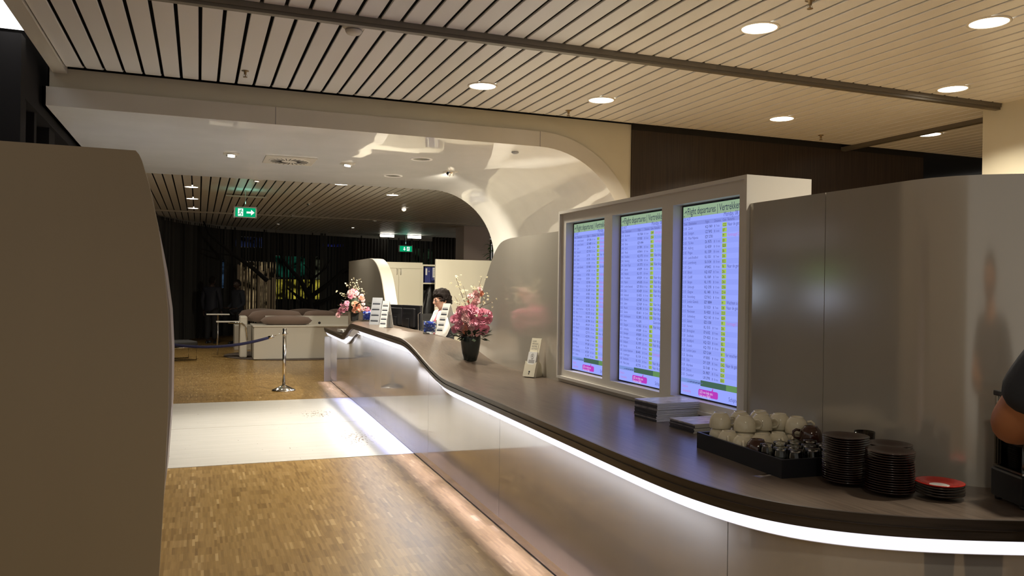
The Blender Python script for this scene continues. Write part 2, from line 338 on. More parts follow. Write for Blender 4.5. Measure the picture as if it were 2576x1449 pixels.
# wall above the ring and the spandrel to the dark wall (front and back)
def spandrel(y0, y1, name, x1, m):
    n = len(po_) - 2; mb = MB(); vs = []; fs = []
    for (x, z) in po_[:n + 1]:
        vs += [(x, y0, z), (x, y0, 3.46), (x, y1, z), (x, y1, 3.46)]
    vs[0] = (-1.21, y0, 3.29); vs[1] = (-1.21, y0, 3.46); vs[2] = (-1.21, y1, 3.29); vs[3] = (-1.21, y1, 3.46)
    for k in range(n):
        a = 4 * k; b = 4 * (k + 1); fs += [(a, b, b + 1, a + 1), (a + 2, a + 3, b + 3, b + 2)]
    mb.add(vs, fs)
    xr = po_[n][0]
    mb.box(xr, x1, y0, y1, 0, 3.46); mb.box(-1.21, -1.20, y0, y1, 3.29, 3.46)
    return top_struct(name, mb, m)
spandrel(YA + 0.03, YA + 0.08, 'wall_front', 4.52, MT['cream'])
spandrel(YB - 0.08, YB - 0.03, 'wall_rear', 4.9, MT['cream'])
top_struct('wall_right', MB().box(4.395, 8.66, YA + 0.006, YA + 0.029, 0, 3.40), MT['darkwood'])
top_struct('trim_5', MB().box(4.395, 8.66, YA, YA + 0.029, 3.40, 3.62), MT['plenum'])
top_struct('wall_column', MB().box(6.93, 7.8, 4.5, 5.53, 0, 3.43), MT['cream'])
top_struct('wall_far_right', MB().box(11.6, 11.75, 2.0, 12.0, 0, 3.5), mat('far_wall', (0.05, 0.06, 0.05), 0.7))
top_struct('wall_side', MB().box(8.60, 8.66, YA + 0.07, 12.0, 0, 3.41), MT['darkwood'])

# ------------------------------------------------------------------ far end: dark curtain wall
cp = [(-1.45, 21.6), (-1.04, 23.0), (-0.54, 24.35), (0.54, 26.15), (2.38, 27.2), (4.56, 27.95), (6.7, 28.7), (8.8, 29.0), (10.5, 29.1)]
def path(pts, step):
    out = []; 
    for (a, b) in zip(pts[:-1], pts[1:]):
        a = Vector((*a, 0)); b = Vector((*b, 0)); n = max(1, int((b - a).length / step))
        for k in range(n): out.append(a.lerp(b, k / n))
    out.append(Vector((*pts[-1], 0))); return out
PP = path(cp, 0.4)
mb = MB()
mb.grid([[(p.x - 0.25, p.y + 0.9, 0) for p in PP], [(p.x - 0.25, p.y + 0.9, 3.6) for p in PP]], smooth=True)
top_struct('wall_back', mb, MT['void'])
top_struct('trim_6', MB().grid([[(p.x, p.y - 0.02, 3.33) for p in PP], [(p.x, p.y - 0.02, 3.50) for p in PP]]), MT['rail'])
random.seed(3)
def strings(pts, name, m, dens, wmin, wmax, z0, z1, label, keep=None):
    mb = MB()
    for p in path(pts, dens):
        w = random.uniform(wmin, wmax); a = random.uniform(-0.6, 0.6)
        if keep: z1 = keep(p)
        dx, dy = w / 2 * math.cos(a), w / 2 * math.sin(a)
        x = p.x + random.uniform(-0.02, 0.02); y = p.y + random.uniform(-0.03, 0.03)
        mb.add([(x - dx, y - dy, z0), (x + dx, y + dy, z0), (x + dx, y + dy, z1), (x - dx, y - dy, z1), (x - dx, y - dy + 0.012, z0), (x + dx, y + dy + 0.012, z0), (x + dx, y + dy + 0.012, z1), (x - dx, y - dy + 0.012, z1)],
               [(0, 1, 2, 3), (7, 6, 5, 4), (0, 4, 5, 1), (3, 2, 6, 7), (0, 3, 7, 4), (1, 5, 6, 2)])
    o = mb.build(name, m); return tag(o, label, 'curtain', kind='stuff')
strings(cp, 'string_curtain', MT['curtain'], 0.105, 0.035, 0.10, 0.05, 3.40, 'dark string curtain hanging across the far window wall')
strings([(1.05, 24.6), (2.15, 25.6)], 'strand_curtain', MT['strand'], 0.085, 0.02, 0.06, 0.3, 2.35, 'pale strand curtain lit behind the dark strings at the far wall', lambda p: 2.42 - 0.30 * (p.x - 1.05) + random.uniform(-0.35, 0.0))
# lit windows behind the curtain
def blotch(col, s):
    m = emis('lit_pane', col, s); nt = m.node_tree; N = nt.nodes; L = nt.links; e = [n for n in N if n.type == 'EMISSION'][0]
    tc = N.new('ShaderNodeTexCoord'); nz = N.new('ShaderNodeTexNoise'); nz.inputs['Scale'].default_value = 3.2; nz.inputs['Detail'].default_value = 3; L.new(tc.outputs['Object'], nz.inputs['Vector'])
    r = N.new('ShaderNodeMapRange'); r.inputs[1].default_value = 0.42; r.inputs[2].default_value = 0.68; r.inputs[3].default_value = 0.02 * s; r.inputs[4].default_value = 1.5 * s; L.new(nz.outputs['Fac'], r.inputs[0]); L.new(r.outputs[0], e.inputs[1])
    return m
def lit(x, y, z, w, h, col, s, label):
    t = empty('lit_window', (x, y, z), 0, label, 'window')
    MB().box(-w / 2, w / 2, 0.03, 0.06, -h / 2, h / 2).build('frame', MT['black'], t)
    MB().box(-w / 2 + 0.02, w / 2 - 0.02, 0.0, 0.03, -h / 2 + 0.02, h / 2 - 0.02).build('pane', blotch(col, s), t)
lit(1.75, 27.45, 1.45, 1.25, 1.9, (0.75, 0.55, 0.28), 0.22, 'tall amber lit pane glowing behind the string curtain')
lit(3.15, 28.0, 1.5, 1.5, 0.7, (0.8, 0.68, 0.08), 0.34, 'low yellow lit pane behind the branches at the far wall')
lit(2.85, 27.98, 2.25, 1.0, 0.75, (0.05, 0.5, 0.3), 0.08, 'green lit pane behind the branches at the far wall')
lit(3.9, 28.35, 2.15, 0.5, 1.0, (0.32, 0.34, 0.2), 0.10, 'dim olive lit pane behind the branches at the far wall')
lit(4.4, 28.55, 3.05, 1.0, 0.13, (0.1, 0.12, 0.8), 0.10, 'narrow blue light high behind the string curtain')
lit(1.45, 27.2, 3.0, 0.9, 0.35, (0.08, 0.12, 0.35), 0.08, 'dim blue pane high behind the string curtain')
lit(0.72, 26.9, 1.95, 0.16, 0.9, (0.15, 0.3, 0.55), 0.12, 'slim pale blue lit pane beside the two dark figures')
lit(7.9, 29.5, 2.55, 0.9, 1.1, (0.05, 0.10, 0.05), 0.25, 'dim green window at the far right behind the curtains')
# tree silhouettes standing before the curtain
def branchy(name, base, segs, label):
    t = empty(name, base, 0, label, 'tree')
    for pts, r in segs:
        n = len(pts); MB().tube(pts, [r * (1 - 0.65 * i / (n - 1)) for i in range(n)], 7).build('branch', MT['branch'], t)
branchy('bare_tree', (3.35, 26.3, 0), [
    ([(0, 0, 0), (0.02, 0, 0.6), (-0.03, 0, 1.1), (-0.1, 0, 1.5)], 0.16),
    ([(-0.1, 0, 1.35), (-0.35, 0, 1.8), (-0.8, 0, 2.3), (-1.0, 0, 2.65)], 0.09),
    ([(-0.06, 0, 1.25), (0.6, 0, 1.75), (1.0, 0, 2.15), (1.5, 0, 2.35), (2.1, 0, 2.6)], 0.08),
    ([(0, 0, 1.0), (-0.45, 0, 1.3), (-0.75, 0, 1.55)], 0.07), ([(0.05, 0, 1.0), (0.7, 0, 1.3), (1.15, 0, 1.45)], 0.07),
    ([(-0.08, 0, 1.5), (0.1, 0, 1.95), (-0.25, 0, 2.3)], 0.05), ([(0.1, 0, 1.9), (0.45, 0, 2.2), (0.6, 0, 2.5)], 0.04)], 'dark bare tree with spreading branches before the far curtain')
branchy('hanging_bough', (1.85, 24.3, 2.0), [([(0, 0, -0.25), (-0.4, 0, 0.1), (-1.0, 0, 0.52), (-1.6, 0, 1.05), (-1.75, 0, 1.4)], 0.07), ([(-0.9, 0, 0.45), (-1.35, 0, 0.5), (-1.8, 0, 0.62)], 0.03)],
        'dark slanting bough in front of the pale strands')
# right hand curtains and column of the far hall
for x0, x1, y, lb in ((4.9, 6.1, 27.6, 'dark pleated drape left of the far exit sign'), (7.1, 8.3, 25.5, 'dark pleated drape right of the far exit sign')):
    pts = []; n = 60
    for k in range(n + 1): pts.append((x0 + (x1 - x0) * k / n, y + 0.06 * math.sin(k * 1.15)))
    mb = MB(); mb.grid([[(px, py, 0.02) for px, py in pts], [(px, py, 3.28) for px, py in pts]])
    mb.grid([[(px, py + 0.02, 0.02) for px, py in pts], [(px, py + 0.02, 3.28) for px, py in pts]])
    tag(mb.build('pleated_drape', mat('drape', (0.035, 0.03, 0.026), 0.6)), lb, 'curtain', 'pleated drapes')
top_struct('wall_pillar', MB().box(7.15, 7.95, 22.3, 23.1, 0, 3.43), mat('pillar_paint', (0.62, 0.52, 0.47), 0.6))
# greenery beyond the pillar
pl = empty('leafy_plant', (7.35, 20.2, 0), 0, 'tall green leafy plant seen beside the far pillar', 'plant')
MB().lathe([(0.16, 0), (0.2, 0.45), (0.18, 0.45), (0.17, 0.40)], 16).build('pot', MT['pot'], pl)
MB().tube([(0, 0, 0.35), (0.03, 0, 1.2), (0, 0.02, 2.3)], [0.03, 0.025, 0.015]).build('stem', MT['stem'], pl)
random.seed(11); mb = MB()
for k in range(260):
    a = random.uniform(0, 2 * PI); r = random.uniform(0.02, 0.34); z = random.uniform(1.2, 2.9)
    c = Vector((r * math.cos(a), r * math.sin(a), z)); d = Vector((math.cos(a), math.sin(a), random.uniform(-0.8, 0.3))).normalized(); sd = d.cross(Zv).normalized() * 0.035
    mb.add([c, c + d * 0.09 + sd, c + d * 0.2, c + d * 0.09 - sd], [(0, 1, 2, 3)])
tag(mb.build('foliage', MT['leafg'], pl), kind='stuff')

# ------------------------------------------------------------------ counter
def ss(a, b, t): t = max(0, min(1, (t - a) / (b - a))); return t * t * (3 - 2 * t)
def ztop(y, s=0):
    return 0.90 + 0.23 * ss(6.15, 8.0, y - 1.25 * s) - 0.21 * ss(11.05, 12.1, y - 4.5 * s)
def xf(y): return 1.79 + 0.021 * (y - 3)
# front edge path from the near right end, round the bend, to the far end
FP = [(4.6, 1.28), (4.0, 1.42), (3.4, 1.58), (3.0, 1.71), (2.75, 1.80), (2.56, 1.873), (2.352, 1.962), (2.19, 2.054), (2.042, 2.169), (1.93, 2.30), (1.86, 2.45), (1.815, 2.65), (1.797, 2.85)]
yy = 3.1
while yy < 14.11: FP.append((xf(yy), yy)); yy += 0.11 if (5.8 < yy < 8.3 or 10.8 < yy < 12.4) else 0.3
FP.append((xf(14.12), 14.12))
def smooth_path(P, it=2):
    for _ in range(it):
        Q = [P[0]]
        for k in range(1, len(P) - 1): Q.append(((P[k - 1][0] + 2 * P[k][0] + P[k + 1][0]) / 4, (P[k - 1][1] + 2 * P[k][1] + P[k + 1][1]) / 4))
        P = Q + [P[-1]]
    return P
def catmull(P, n=4):
    Q = []
    for k in range(len(P) - 1):
        p0 = Vector((*P[max(k - 1, 0)], 0)); p1 = Vector((*P[k], 0)); p2 = Vector((*P[k + 1], 0)); p3 = Vector((*P[min(k + 2, len(P) - 1)], 0))
        for i in range(n):
            t = i / n; v = 0.5 * ((2 * p1) + (p2 - p0) * t + (2 * p0 - 5 * p1 + 4 * p2 - p3) * t * t + (3 * p1 - p0 - 3 * p2 + p3) * t ** 3); Q.append((v.x, v.y))
    return Q + [P[-1]]
FP = smooth_path(FP, 1); FP = catmull(FP[:17], 4)[:-1] + FP[16:]
NRM = []
for k in range(len(FP)):
    a = FP[max(k - 1, 0)]; b = FP[min(k + 1, len(FP) - 1)]; dx, dy = b[0] - a[0], b[1] - a[1]; l = math.hypot(dx, dy); NRM.append((dy / l, -dx / l))   # inward normal
def inset(k, d): return (FP[k][0] + NRM[k][0] * d, FP[k][1] + NRM[k][1] * d)
def yeff(k): return FP[k][1]
def backx(y):
    return 2.78 - 0.34 * ss(8.05, 8.55, y) 
counter = empty('reception_counter', (2.2, 6.0, 0), 0, 'long wavy reception counter with brown worktop and lit white edge', 'counter'); CO = (2.2, 6.0, 0)
def cl(p): return (p[0] - CO[0], p[1] - CO[1], p[2])
NB = 10
rowsT = []; 
for k in range(len(FP)):
    fx, fy = FP[k]; d = NRM[k]
    if fy < 2.66: w = 0.93; bx, by = inset(k, 0.95)
    else: bx, by = backx(fy), fy
    row = []
    for j in range(NB + 1):
        t = j / NB; x = fx + (bx - fx) * t; y = fy + (by - fy) * t
        row.append((x, y, ztop(y, max(0, (x - fx)) if y > 4 else 0)))
    rowsT.append(row)
mb = MB(); mb.grid([[cl(p) for p in r] for r in rowsT]); mb.grid([[cl((p[0], p[1], p[2] - 0.035)) for p in r] for r in rowsT])
mb.grid([[cl(r[-1]) for r in rowsT], [cl((r[-1][0], r[-1][1], r[-1][2] - 0.035)) for r in rowsT]], smooth=False)
mb.grid([[cl(p) for p in rowsT[-1]], [cl((p[0], p[1], p[2] - 0.035)) for p in rowsT[-1]]], smooth=False)
mb.build('worktop', MT['worktop'], counter)
def strip(name, m, d0, z0, d1, z1, k0=0, k1=None, kind=None, thick=0):
    k1 = len(FP) if k1 is None else k1
    a = []; b = []; a2 = []; b2 = []
    for k in range(k0, k1):
        p = inset(k, d0); q = inset(k, d1); z = ztop(FP[k][1])
        a.append(cl((p[0], p[1], z + z0))); b.append(cl((q[0], q[1], z + z1)))
        p = inset(k, d0 + 0.012); q = inset(k, d1 + 0.012); a2.append(cl((p[0], p[1], z + z0))); b2.append(cl((q[0], q[1], z + z1)))
    mb = MB(); mb.grid([a, b]); mb.grid([a2, b2]); mb.grid([a, a2], smooth=False); mb.grid([b, b2], smooth=False)
    return mb.build(name, m, counter)
strip('worktop_edge', MT['edge'], 0.0, 0.001, 0.012, -0.072)
strip('underside_lip', MT['edge'], 0.012, -0.072, 0.03, -0.075)
def kof(y): return min(range(len(FP)), key=lambda k: abs(FP[k][1] - y) if FP[k][0] < 2.2 else 99)
kA, kB, kC, kD = kof(6.6), kof(7.65), kof(11.0), kof(11.75)
strip('led_cove', MT['cove'], 0.052, -0.072, 0.075, -0.138)
for a, b in ((0, kA), (kB, kC), (kD, len(FP))):
    strip('led_strip', MT['led'], 0.030, -0.076, 0.062, -0.132, a, b)
# front cladding panels with fine seams, split at the joints
DP = 0.11
seams = [0, kof(2.62), kof(5.2), kof(7.25), kof(9.55), kof(11.85), len(FP) - 1]
for a, b in zip(seams[:-1], seams[1:]):
    A = []; B = []; A2 = []; B2 = []
    for k in range(a, b + 1):
        e = 0.0
        p = inset(k, DP); q = inset(k, DP + 0.02); z = ztop(FP[k][1]) - 0.136
        sx = 0.002 if k == a else (-0.002 if k == b else 0)
        dy = (FP[min(k + 1, len(FP) - 1)][0] - FP[max(k - 1, 0)][0], FP[min(k + 1, len(FP) - 1)][1] - FP[max(k - 1, 0)][1]); l = math.hypot(*dy)
        ox, oy = dy[0] / l * sx, dy[1] / l * sx
        A.append(cl((p[0] + ox, p[1] + oy, 0.07))); B.append(cl((p[0] + ox, p[1] + oy, z))); A2.append(cl((q[0] + ox, q[1] + oy, 0.07))); B2.append(cl((q[0] + ox, q[1] + oy, z)))
    mb = MB(); mb.grid([A, B]); mb.grid([A2, B2]); mb.grid([A, A2], smooth=False); mb.grid([B, B2], smooth=False)
    mb.add([A[0], B[0], B2[0], A2[0], A[-1], B[-1], B2[-1], A2[-1]], [(0, 1, 2, 3), (4, 5, 6, 7)])
    mb.build('front_panel', MT['front'], counter)
# soffit between led and cladding, plinth mirror strip, carcass back
strip('shadow_gap', MT['edge'], 0.075, -0.137, DP + 0.02, -0.137)
def flatstrip(name, m, d, z0, z1, d1=None):
    a = [cl((*inset(k, d), z0)) for k in range(len(FP))]; b = [cl((*inset(k, d1 or d), z1)) for k in range(len(FP))]
    a2 = [cl((*inset(k, d + 0.01), z0)) for k in range(len(FP))]; b2 = [cl((*inset(k, (d1 or d) + 0.01), z1)) for k in range(len(FP))]
    mb = MB(); mb.grid([a, b]); mb.grid([a2, b2]); return mb.build(name, m, counter)
flatstrip('plinth', mat('plinth_steel', (0.62, 0.58, 0.55), 0.14, 0.85), DP + 0.004, 0.005, 0.068)
flatstrip('plinth_joint', MT['black'], DP + 0.0, 0.0, 0.006)
MB().box(xf(8) + 0.13 - CO[0], 2.40 - CO[0], 14.05 - CO[1], 14.10 - CO[1], 0, 0.77).build('end_panel', MT['front'], counter)
MB().box(2.36 - CO[0], 2.40 - CO[0], 8.6 - CO[1], 14.05 - CO[1], 0, 0.80).build('back_panel', MT['whitelam'], counter)
MB().box(2.42 - CO[0], 2.68 - CO[0], 8.7 - CO[1], 11.6 - CO[1], 0.93, 0.96).build('staff_shelf', MT['worktop'], counter)
# downward LED wash under the overhang
def wash(p0, p1, power):
    p0 = Vector(p0); p1 = Vector(p1); c = (p0 + p1) / 2; d = p1 - p0
    o = light('led_wash', 'AREA', cl(c), power * d.length, (0.48, 0.50, 1.0), counter, size=0.03, spread=24, shape='RECTANGLE', sy=d.length)
    ang = math.atan2(d.x, d.y); o.rotation_euler = (0, 0, -ang)
    o = light('led_spill', 'AREA', cl(c + Vector((0.03, 0, 0.0))), power * (0.42 if p0.y < 6 else 1.0) * d.length, (0.78, 0.84, 1.0), counter, size=0.03, spread=170, shape='RECTANGLE', sy=d.length); o.rotation_euler = (0, math.radians(-25), -ang)
for y0, y1, pw in ((2.6, 6.4, 3.4), (6.4, 7.6, 3.4), (7.6, 11.0, 3.4), (11.0, 12.0, 2.6), (12.0, 14.0, 2.6)):
    z = ztop((y0 + y1) / 2) - 0.137
    wash((xf(y0) + 0.005, y0, z), (xf(y1) + 0.005, y1, z), pw)

# ------------------------------------------------------------------ screen wall
XW = 2.74
sw = empty('screen_wall', (XW, 5.0, 0.9), 0, 'tall grey beige laminate back wall of the counter holding three screens', 'partition'); SO = (XW, 5.0, 0.9)
def sl(p): return (p[0] - SO[0], p[1] - SO[1], p[2] - SO[2])
bend = [(XW, 2.50), (2.755, 2.42), (2.79, 2.34), (2.85, 2.265), (2.95, 2.19), (3.1, 2.12), (3.4, 2.02), (4.0, 1.86), (4.8, 1.66)]
def wall_piece(name, pts, z0, z1, m, th=0.06):
    n = len(pts); A = [sl((x, y, z0)) for x, y in pts]; B = [sl((x, y, z1)) for x, y in pts]
    off = []
    for k in range(n):
        a = pts[max(k - 1, 0)]; b = pts[min(k + 1, n - 1)]; dx, dy = b[0] - a[0], b[1] - a[1]; l = math.hypot(dx, dy); off.append((-dy / l * -th, dx / l * -th))
    off = [(abs(ox) if abs(ox) > 0 else 0, abs(oy)) for ox, oy in off]
    A2 = [sl((p[0] + o[0], p[1] + o[1], z0)) for p, o in zip(pts, off)]; B2 = [sl((p[0] + o[0], p[1] + o[1], z1)) for p, o in zip(pts, off)]
    mb = MB(); mb.grid([A, B]); mb.grid([A2, B2]); mb.grid([B, B2], smooth=False); mb.grid([A, A2], smooth=False)
    mb.add([A[0], B[0], B2[0], A2[0], A[-1], B[-1], B2[-1], A2[-1]], [(0, 1, 2, 3), (4, 5, 6, 7)])
    return mb.build(name, m, sw)
wall_piece('wall_panel', bend[::-1] + [(XW, 2.6), (XW, 2.995)], 0.0, 2.12, MT['screenwall'])
wall_piece('wall_panel', [(XW, 2.999), (XW, 3.552)], 0.0, 2.12, MT['screenwall'])
wall_piece('wall_panel', [(XW, 3.556), (XW, 5.97)], 0.0, 0.93, MT['screenwall'])
# far end piece with its rounded outline
prof = [(5.975, 0.0), (5.975, 2.12)] + catmull([(6.9, 2.12), (7.15, 2.118), (7.38, 2.085), (7.56, 1.98), (7.73, 1.81), (7.88, 1.63), (8.01, 1.40), (8.10, 1.2), (8.15, 1.0), (8.17, 0.8)], 5) + [(8.17, 0.0)]
MB().prism(prof, 0, 0.06, lambda a, b, t: sl((XW + t, a, b)), smooth=False).build('wall_panel', MT['screenwall'], sw)

# display cabinet with three openings
dc = empty('display_cabinet', (XW, 4.76, 0.93), 0, 'white framed display cabinet standing proud in the counter wall', 'cabinet'); DO = (XW, 4.76, 0.93)
def dl(p): return (p[0] - DO[0], p[1] - DO[1], p[2] - DO[2])
Y0, Y1, Z0, Z1 = 3.556, 5.97, 0.93, 2.275
OP = [(3.645, 4.305), (4.435, 5.095), (5.215, 5.87)]
ZS0, ZS1 = 1.0, 2.178
framem = mat('cabinet_white', (0.72, 0.69, 0.63), 0.3)
def dbox(name, x0, x1, y0, y1, z0, z1, m=None, bevel=0): 
    a = dl((x0, y0, z0)); b = dl((x1, y1, z1)); return MB().box(a[0], b[0], a[1], b[1], a[2], b[2]).build(name, m or framem, dc, bevel=bevel)
dbox('face_rail', XW, XW + 0.075, Y0, Y1, ZS1, Z1); dbox('face_rail', XW, XW + 0.075, Y0, Y1, Z0, ZS0)
ys = [Y0] + [v for o in OP for v in o] + [Y1]
for k in range(0, 8, 2): dbox('face_stile', XW, XW + 0.075, ys[k], ys[k + 1], ZS0, ZS1)
# raised border
dbox('border', XW - 0.022, XW, Y0, Y1, Z1 - 0.022, Z1); dbox('border', XW - 0.022, XW, Y0, Y1, Z0, Z0 + 0.02)
dbox('border', XW - 0.022, XW, Y0, Y0 + 0.022, Z0 + 0.02, Z1 - 0.022); dbox('border', XW - 0.022, XW, Y1 - 0.022, Y1, Z0 + 0.02, Z1 - 0.022)
dbox('side_panel', XW + 0.075, XW + 0.41, Y0, Y0 + 0.02, Z0, Z1); dbox('side_panel', XW + 0.075, XW + 0.41, Y1 - 0.02, Y1, Z0, Z1)
dbox('top_panel', XW + 0.075, XW + 0.41, Y0 + 0.02, Y1 - 0.02, Z1 - 0.02, Z1); dbox('back_panel', XW + 0.39, XW + 0.41, Y0 + 0.02, Y1 - 0.02, Z0, Z1 - 0.02)

# ------------------------------------------------------------------ screens with flight tables
TXT = []
def text(body, size, m, parent, x, y, depth, xs=1.0, sp=None, align='LEFT', name='lettering'):
    c = bpy.data.curves.new(name, 'FONT'); c.body = body; c.size = size; c.resolution_u = 2; c.align_x = align
    if sp: c.space_line = sp / size
    o = bpy.data.objects.new(name + '_src', c); C.objects.link(o); TXT.append((o, m, parent, x, y, depth, xs, name))
def bake_text(fn_default=None):
    bpy.context.view_layer.update(); dg = bpy.context.evaluated_depsgraph_get()
    for o, m, parent, x, y, depth, xs, name in TXT:
        me = bpy.data.meshes.new_from_object(o.evaluated_get(dg)); fn = parent['_f'] if isinstance(parent, dict) else fn_default
        for v in me.vertices: v.co = fn(x + v.co.x * xs, y + v.co.y, depth)
        me.materials.clear(); me.materials.append(m); me.name = name
        p = parent['o']; n = bpy.data.objects.new(name, me); C.objects.link(n); n.parent = p; n['kind'] = 'stuff'
        c = o.data; bpy.data.objects.remove(o); bpy.data.curves.remove(c)
    TXT.clear()
SB = emis('screen_blue', (0.32, 0.39, 1.0), 1.0); SB2 = emis('screen_blue_band', (0.25, 0.30, 0.82), 0.95); SG = emis('screen_header', (0.30, 0.43, 0.28), 0.95)
SI = emis('screen_ink', (0.012, 0.012, 0.06), 1.0); SI2 = emis('screen_ink_soft', (0.09, 0.10, 0.34), 1.0); SY = emis('gate_yellow', (0.40, 0.58, 0.10), 0.95); SP = emis('screen_pink', (0.48, 0.045, 0.50), 1.0); SR = emis('screen_remark_pink', (0.50, 0.20, 0.62), 1.0); SW = emis('screen_white', (0.85, 0.7, 1.0), 0.9); SC = emis('screen_remark_cyan', (0.18, 0.32, 0.70), 1.0)
SGR = emis('screen_grass', (0.06, 0.13, 0.09), 1.0); SGL = emis('screen_lime', (0.13, 0.27, 0.10), 1.0); SST = emis('screen_sky', (0.20, 0.30, 0.70), 1.0)
BZ = mat('bezel', (0.008, 0.008, 0.010), 0.25)
N_, V_, G_, I_ = 'Naar de gate', 'Vertraagd 21:', 'Gate gaat dicht', 'Nu instappen'
R3 = [('21:00','Zurich','KQ 1969','7 min','C22',N_),('21:05','Stuttgart','CZ 7692','6 min','B7',''),('21:05','Milan Malpensa','EZY 2730','','M',V_),('21:05','Tel Aviv','DL 9575','11 min','E8',''),('21:05','Aalborg','SU 4359','10 min','B28',''),('21:05','Prague','KL 1359','6 min','B6',''),('21:10','Leeds Bradford','KL 1551','7 min','D6',''),('21:10','Luxembourg','SU 3154','10 min','B22',''),('21:10','Cairo','AF 8432','14 min','F6',N_),('21:10','Bristol','KQ 1057','7 min','D6',''),('21:10','Cardiff','KL 1069','7 min','D6',''),('21:10','Bergen','KL 1193','3 min','D61',''),('21:10','Edinburgh','KQ 1293','15 min','D56',''),('21:15','Glasgow','KL 1481','9 min','D14',''),('21:15','Nuremberg','CZ 7612','10 min','B34',''),('21:15','London Gatwick','EZY 8884','','H','Wachten a.u.b.'),('21:15','Moscow','SU 3123','7 min','D8',N_),('21:15','Manchester','SU 4320','12 min','D23',''),('21:15','Gothenburg','KQ 1163','10 min','B24',''),('21:15','Geneva','EZS 1358','','M',V_),('21:20','Norwich','KL 1515','7 min','D6',''),('21:20','Birmingham','EY 6102','9 min','D16',''),('21:20','Stockholm','DY 4532','3 min','D60',''),('21:20','Sandefjord','KQ 1221','6 min','B2',''),('21:25','Brussels','KQ 1733','10 min','B18',''),('21:25','London Luton','EZY 2164','','H','for vouchers p'),('21:25','Barcelona','VY 8305','10 min','B23',''),('21:30','Oslo','DY 1259','3 min','D62',N_),('21:30','Aberdeen','SU 3168','9 min','D12',''),('21:30','Detroit','DL 9857','17 min','E24',''),('21:35','Dusseldorf','UX 3790','10 min','B30','')]
R2 = [('20:35','Bucharest','RO 9364','5 min','D49',G_),('20:35','Kiev','PS 9383','5 min','D54',I_),('20:40','Rome','EZY 4994','','M','Vertraagd 22:'),('20:40','Cork','EY 7891','5 min','D31',I_),('20:40','Manila','AF 8414','7 min','E22',I_),('20:45','Frankfurt','KQ 1775','8 min','B32',N_),('20:45','Hamburg','AZ 3738','8 min','C18',I_),('20:45','Berlin Tegel','UX 3775','3 min','D63',N_),('20:45','Jakarta','AF 8399','6 min','F9',I_),('20:45','Helsinki','KL 1171','4 min','C7',''),('20:45','Trondheim','AF 8339','7 min','B20',N_),('20:50','Madrid','AM 6505','6 min','C14',N_),('20:50','London Stansted','EZY 3016','9 min','H1',N_),('20:50','Oslo','KE 6429','6 min','B5',N_),('20:50','Aalesund','SU 4353','10 min','B31',N_),('20:50','Florence','AZ 7867','6 min','B2',''),('20:55','Lisbon','CZ 7639','6 min','C6',N_),('20:55','Munich','KQ 1801','12 min','D81',N_),('20:55','Geneva','KE 6411','12 min','D82',N_),('20:55','Southampton','KL 2895','10 min','D34',N_),('20:55','Rome','VY 6295','','','Geannuleerd'),('20:55','Glasgow','KL 9835','9 min','E18',N_),('20:55','Linkoping','AF 8389','6 min','B8',''),('20:55','Stavanger','AF 8509','6 min','C15',''),('20:55','Birmingham','KQ 1435','7 min','D53',N_),('20:55','Budapest','KL 1979','2 min','C23',N_),('21:00','Nairobi','KL 4141','8 min','F6',I_),('21:00','London Heathrow','BA 443','15 min','D26','Vertraagd 21:'),('21:00','Copenhagen','KL 1139','10 min','D87',''),('21:00','Stockholm','KL 1121','8 min','C11',N_),('21:00','Milan Linate','AZ 7723','5 min','D71',N_)]
D1 = ['London Stansted','London Gatwick','Cairo','Liverpool','Zurich','Vienna','Lisbon','London Gatwick','Munich','Casablanca','Copenhagen','Warsaw','Quito','Rome','Frankfurt','Lyon','Paris de Gaulle','Nantes','London Heathrow','Nice','Istanbul Ataturk','Turin','Barcelona','Bremen','Verona','Hannover','Berlin','Paris','Marseille','Strasbourg','Geneva']
F1 = ['EZY 3006','EZY 4880','AF 6785','EZY 7012','LX 735','OS 376','KL 2021','EZY 8892','LH 2305','AT 851','SK 554','OZ 9305','KQ 1159','KL 1609','AF 8303','AF 8531','AF 5441','KL 2035','KQ 1933','KQ 1273','DL 9443','AZ 7748','AM 6519','AZ 856','CZ 7713','AZ 3796','SU 4418','MF 1245','KL 2041','AF 2241','KL 1937']
G1 = ['H5','H3','B36','H','B23','B17','B21','H3','B27','C2','C13','D3','F8','D48','B28','B34','C3','E1','D23','B4','D15','D40','C13','B26','D78','B23','B6','D77','C9','E2','D26']
M1 = [V_,V_,V_,V_,N_,G_,V_,'Ga naar de g','',V_,I_,G_,G_,G_,G_,G_,G_,G_,I_,G_,G_,V_,G_,I_,N_,G_,I_,G_,'',I_,V_]
T1 = ['19:15'] * 2 + ['19:55'] * 2 + ['20:05'] * 2 + ['20:10'] * 4 + ['20:20'] * 8 + ['20:25'] * 5 + ['20:30'] * 8
R1 = [(T1[i], D1[i], F1[i], '%d min' % (3 + i % 9), G1[i], M1[i]) for i in range(31)]
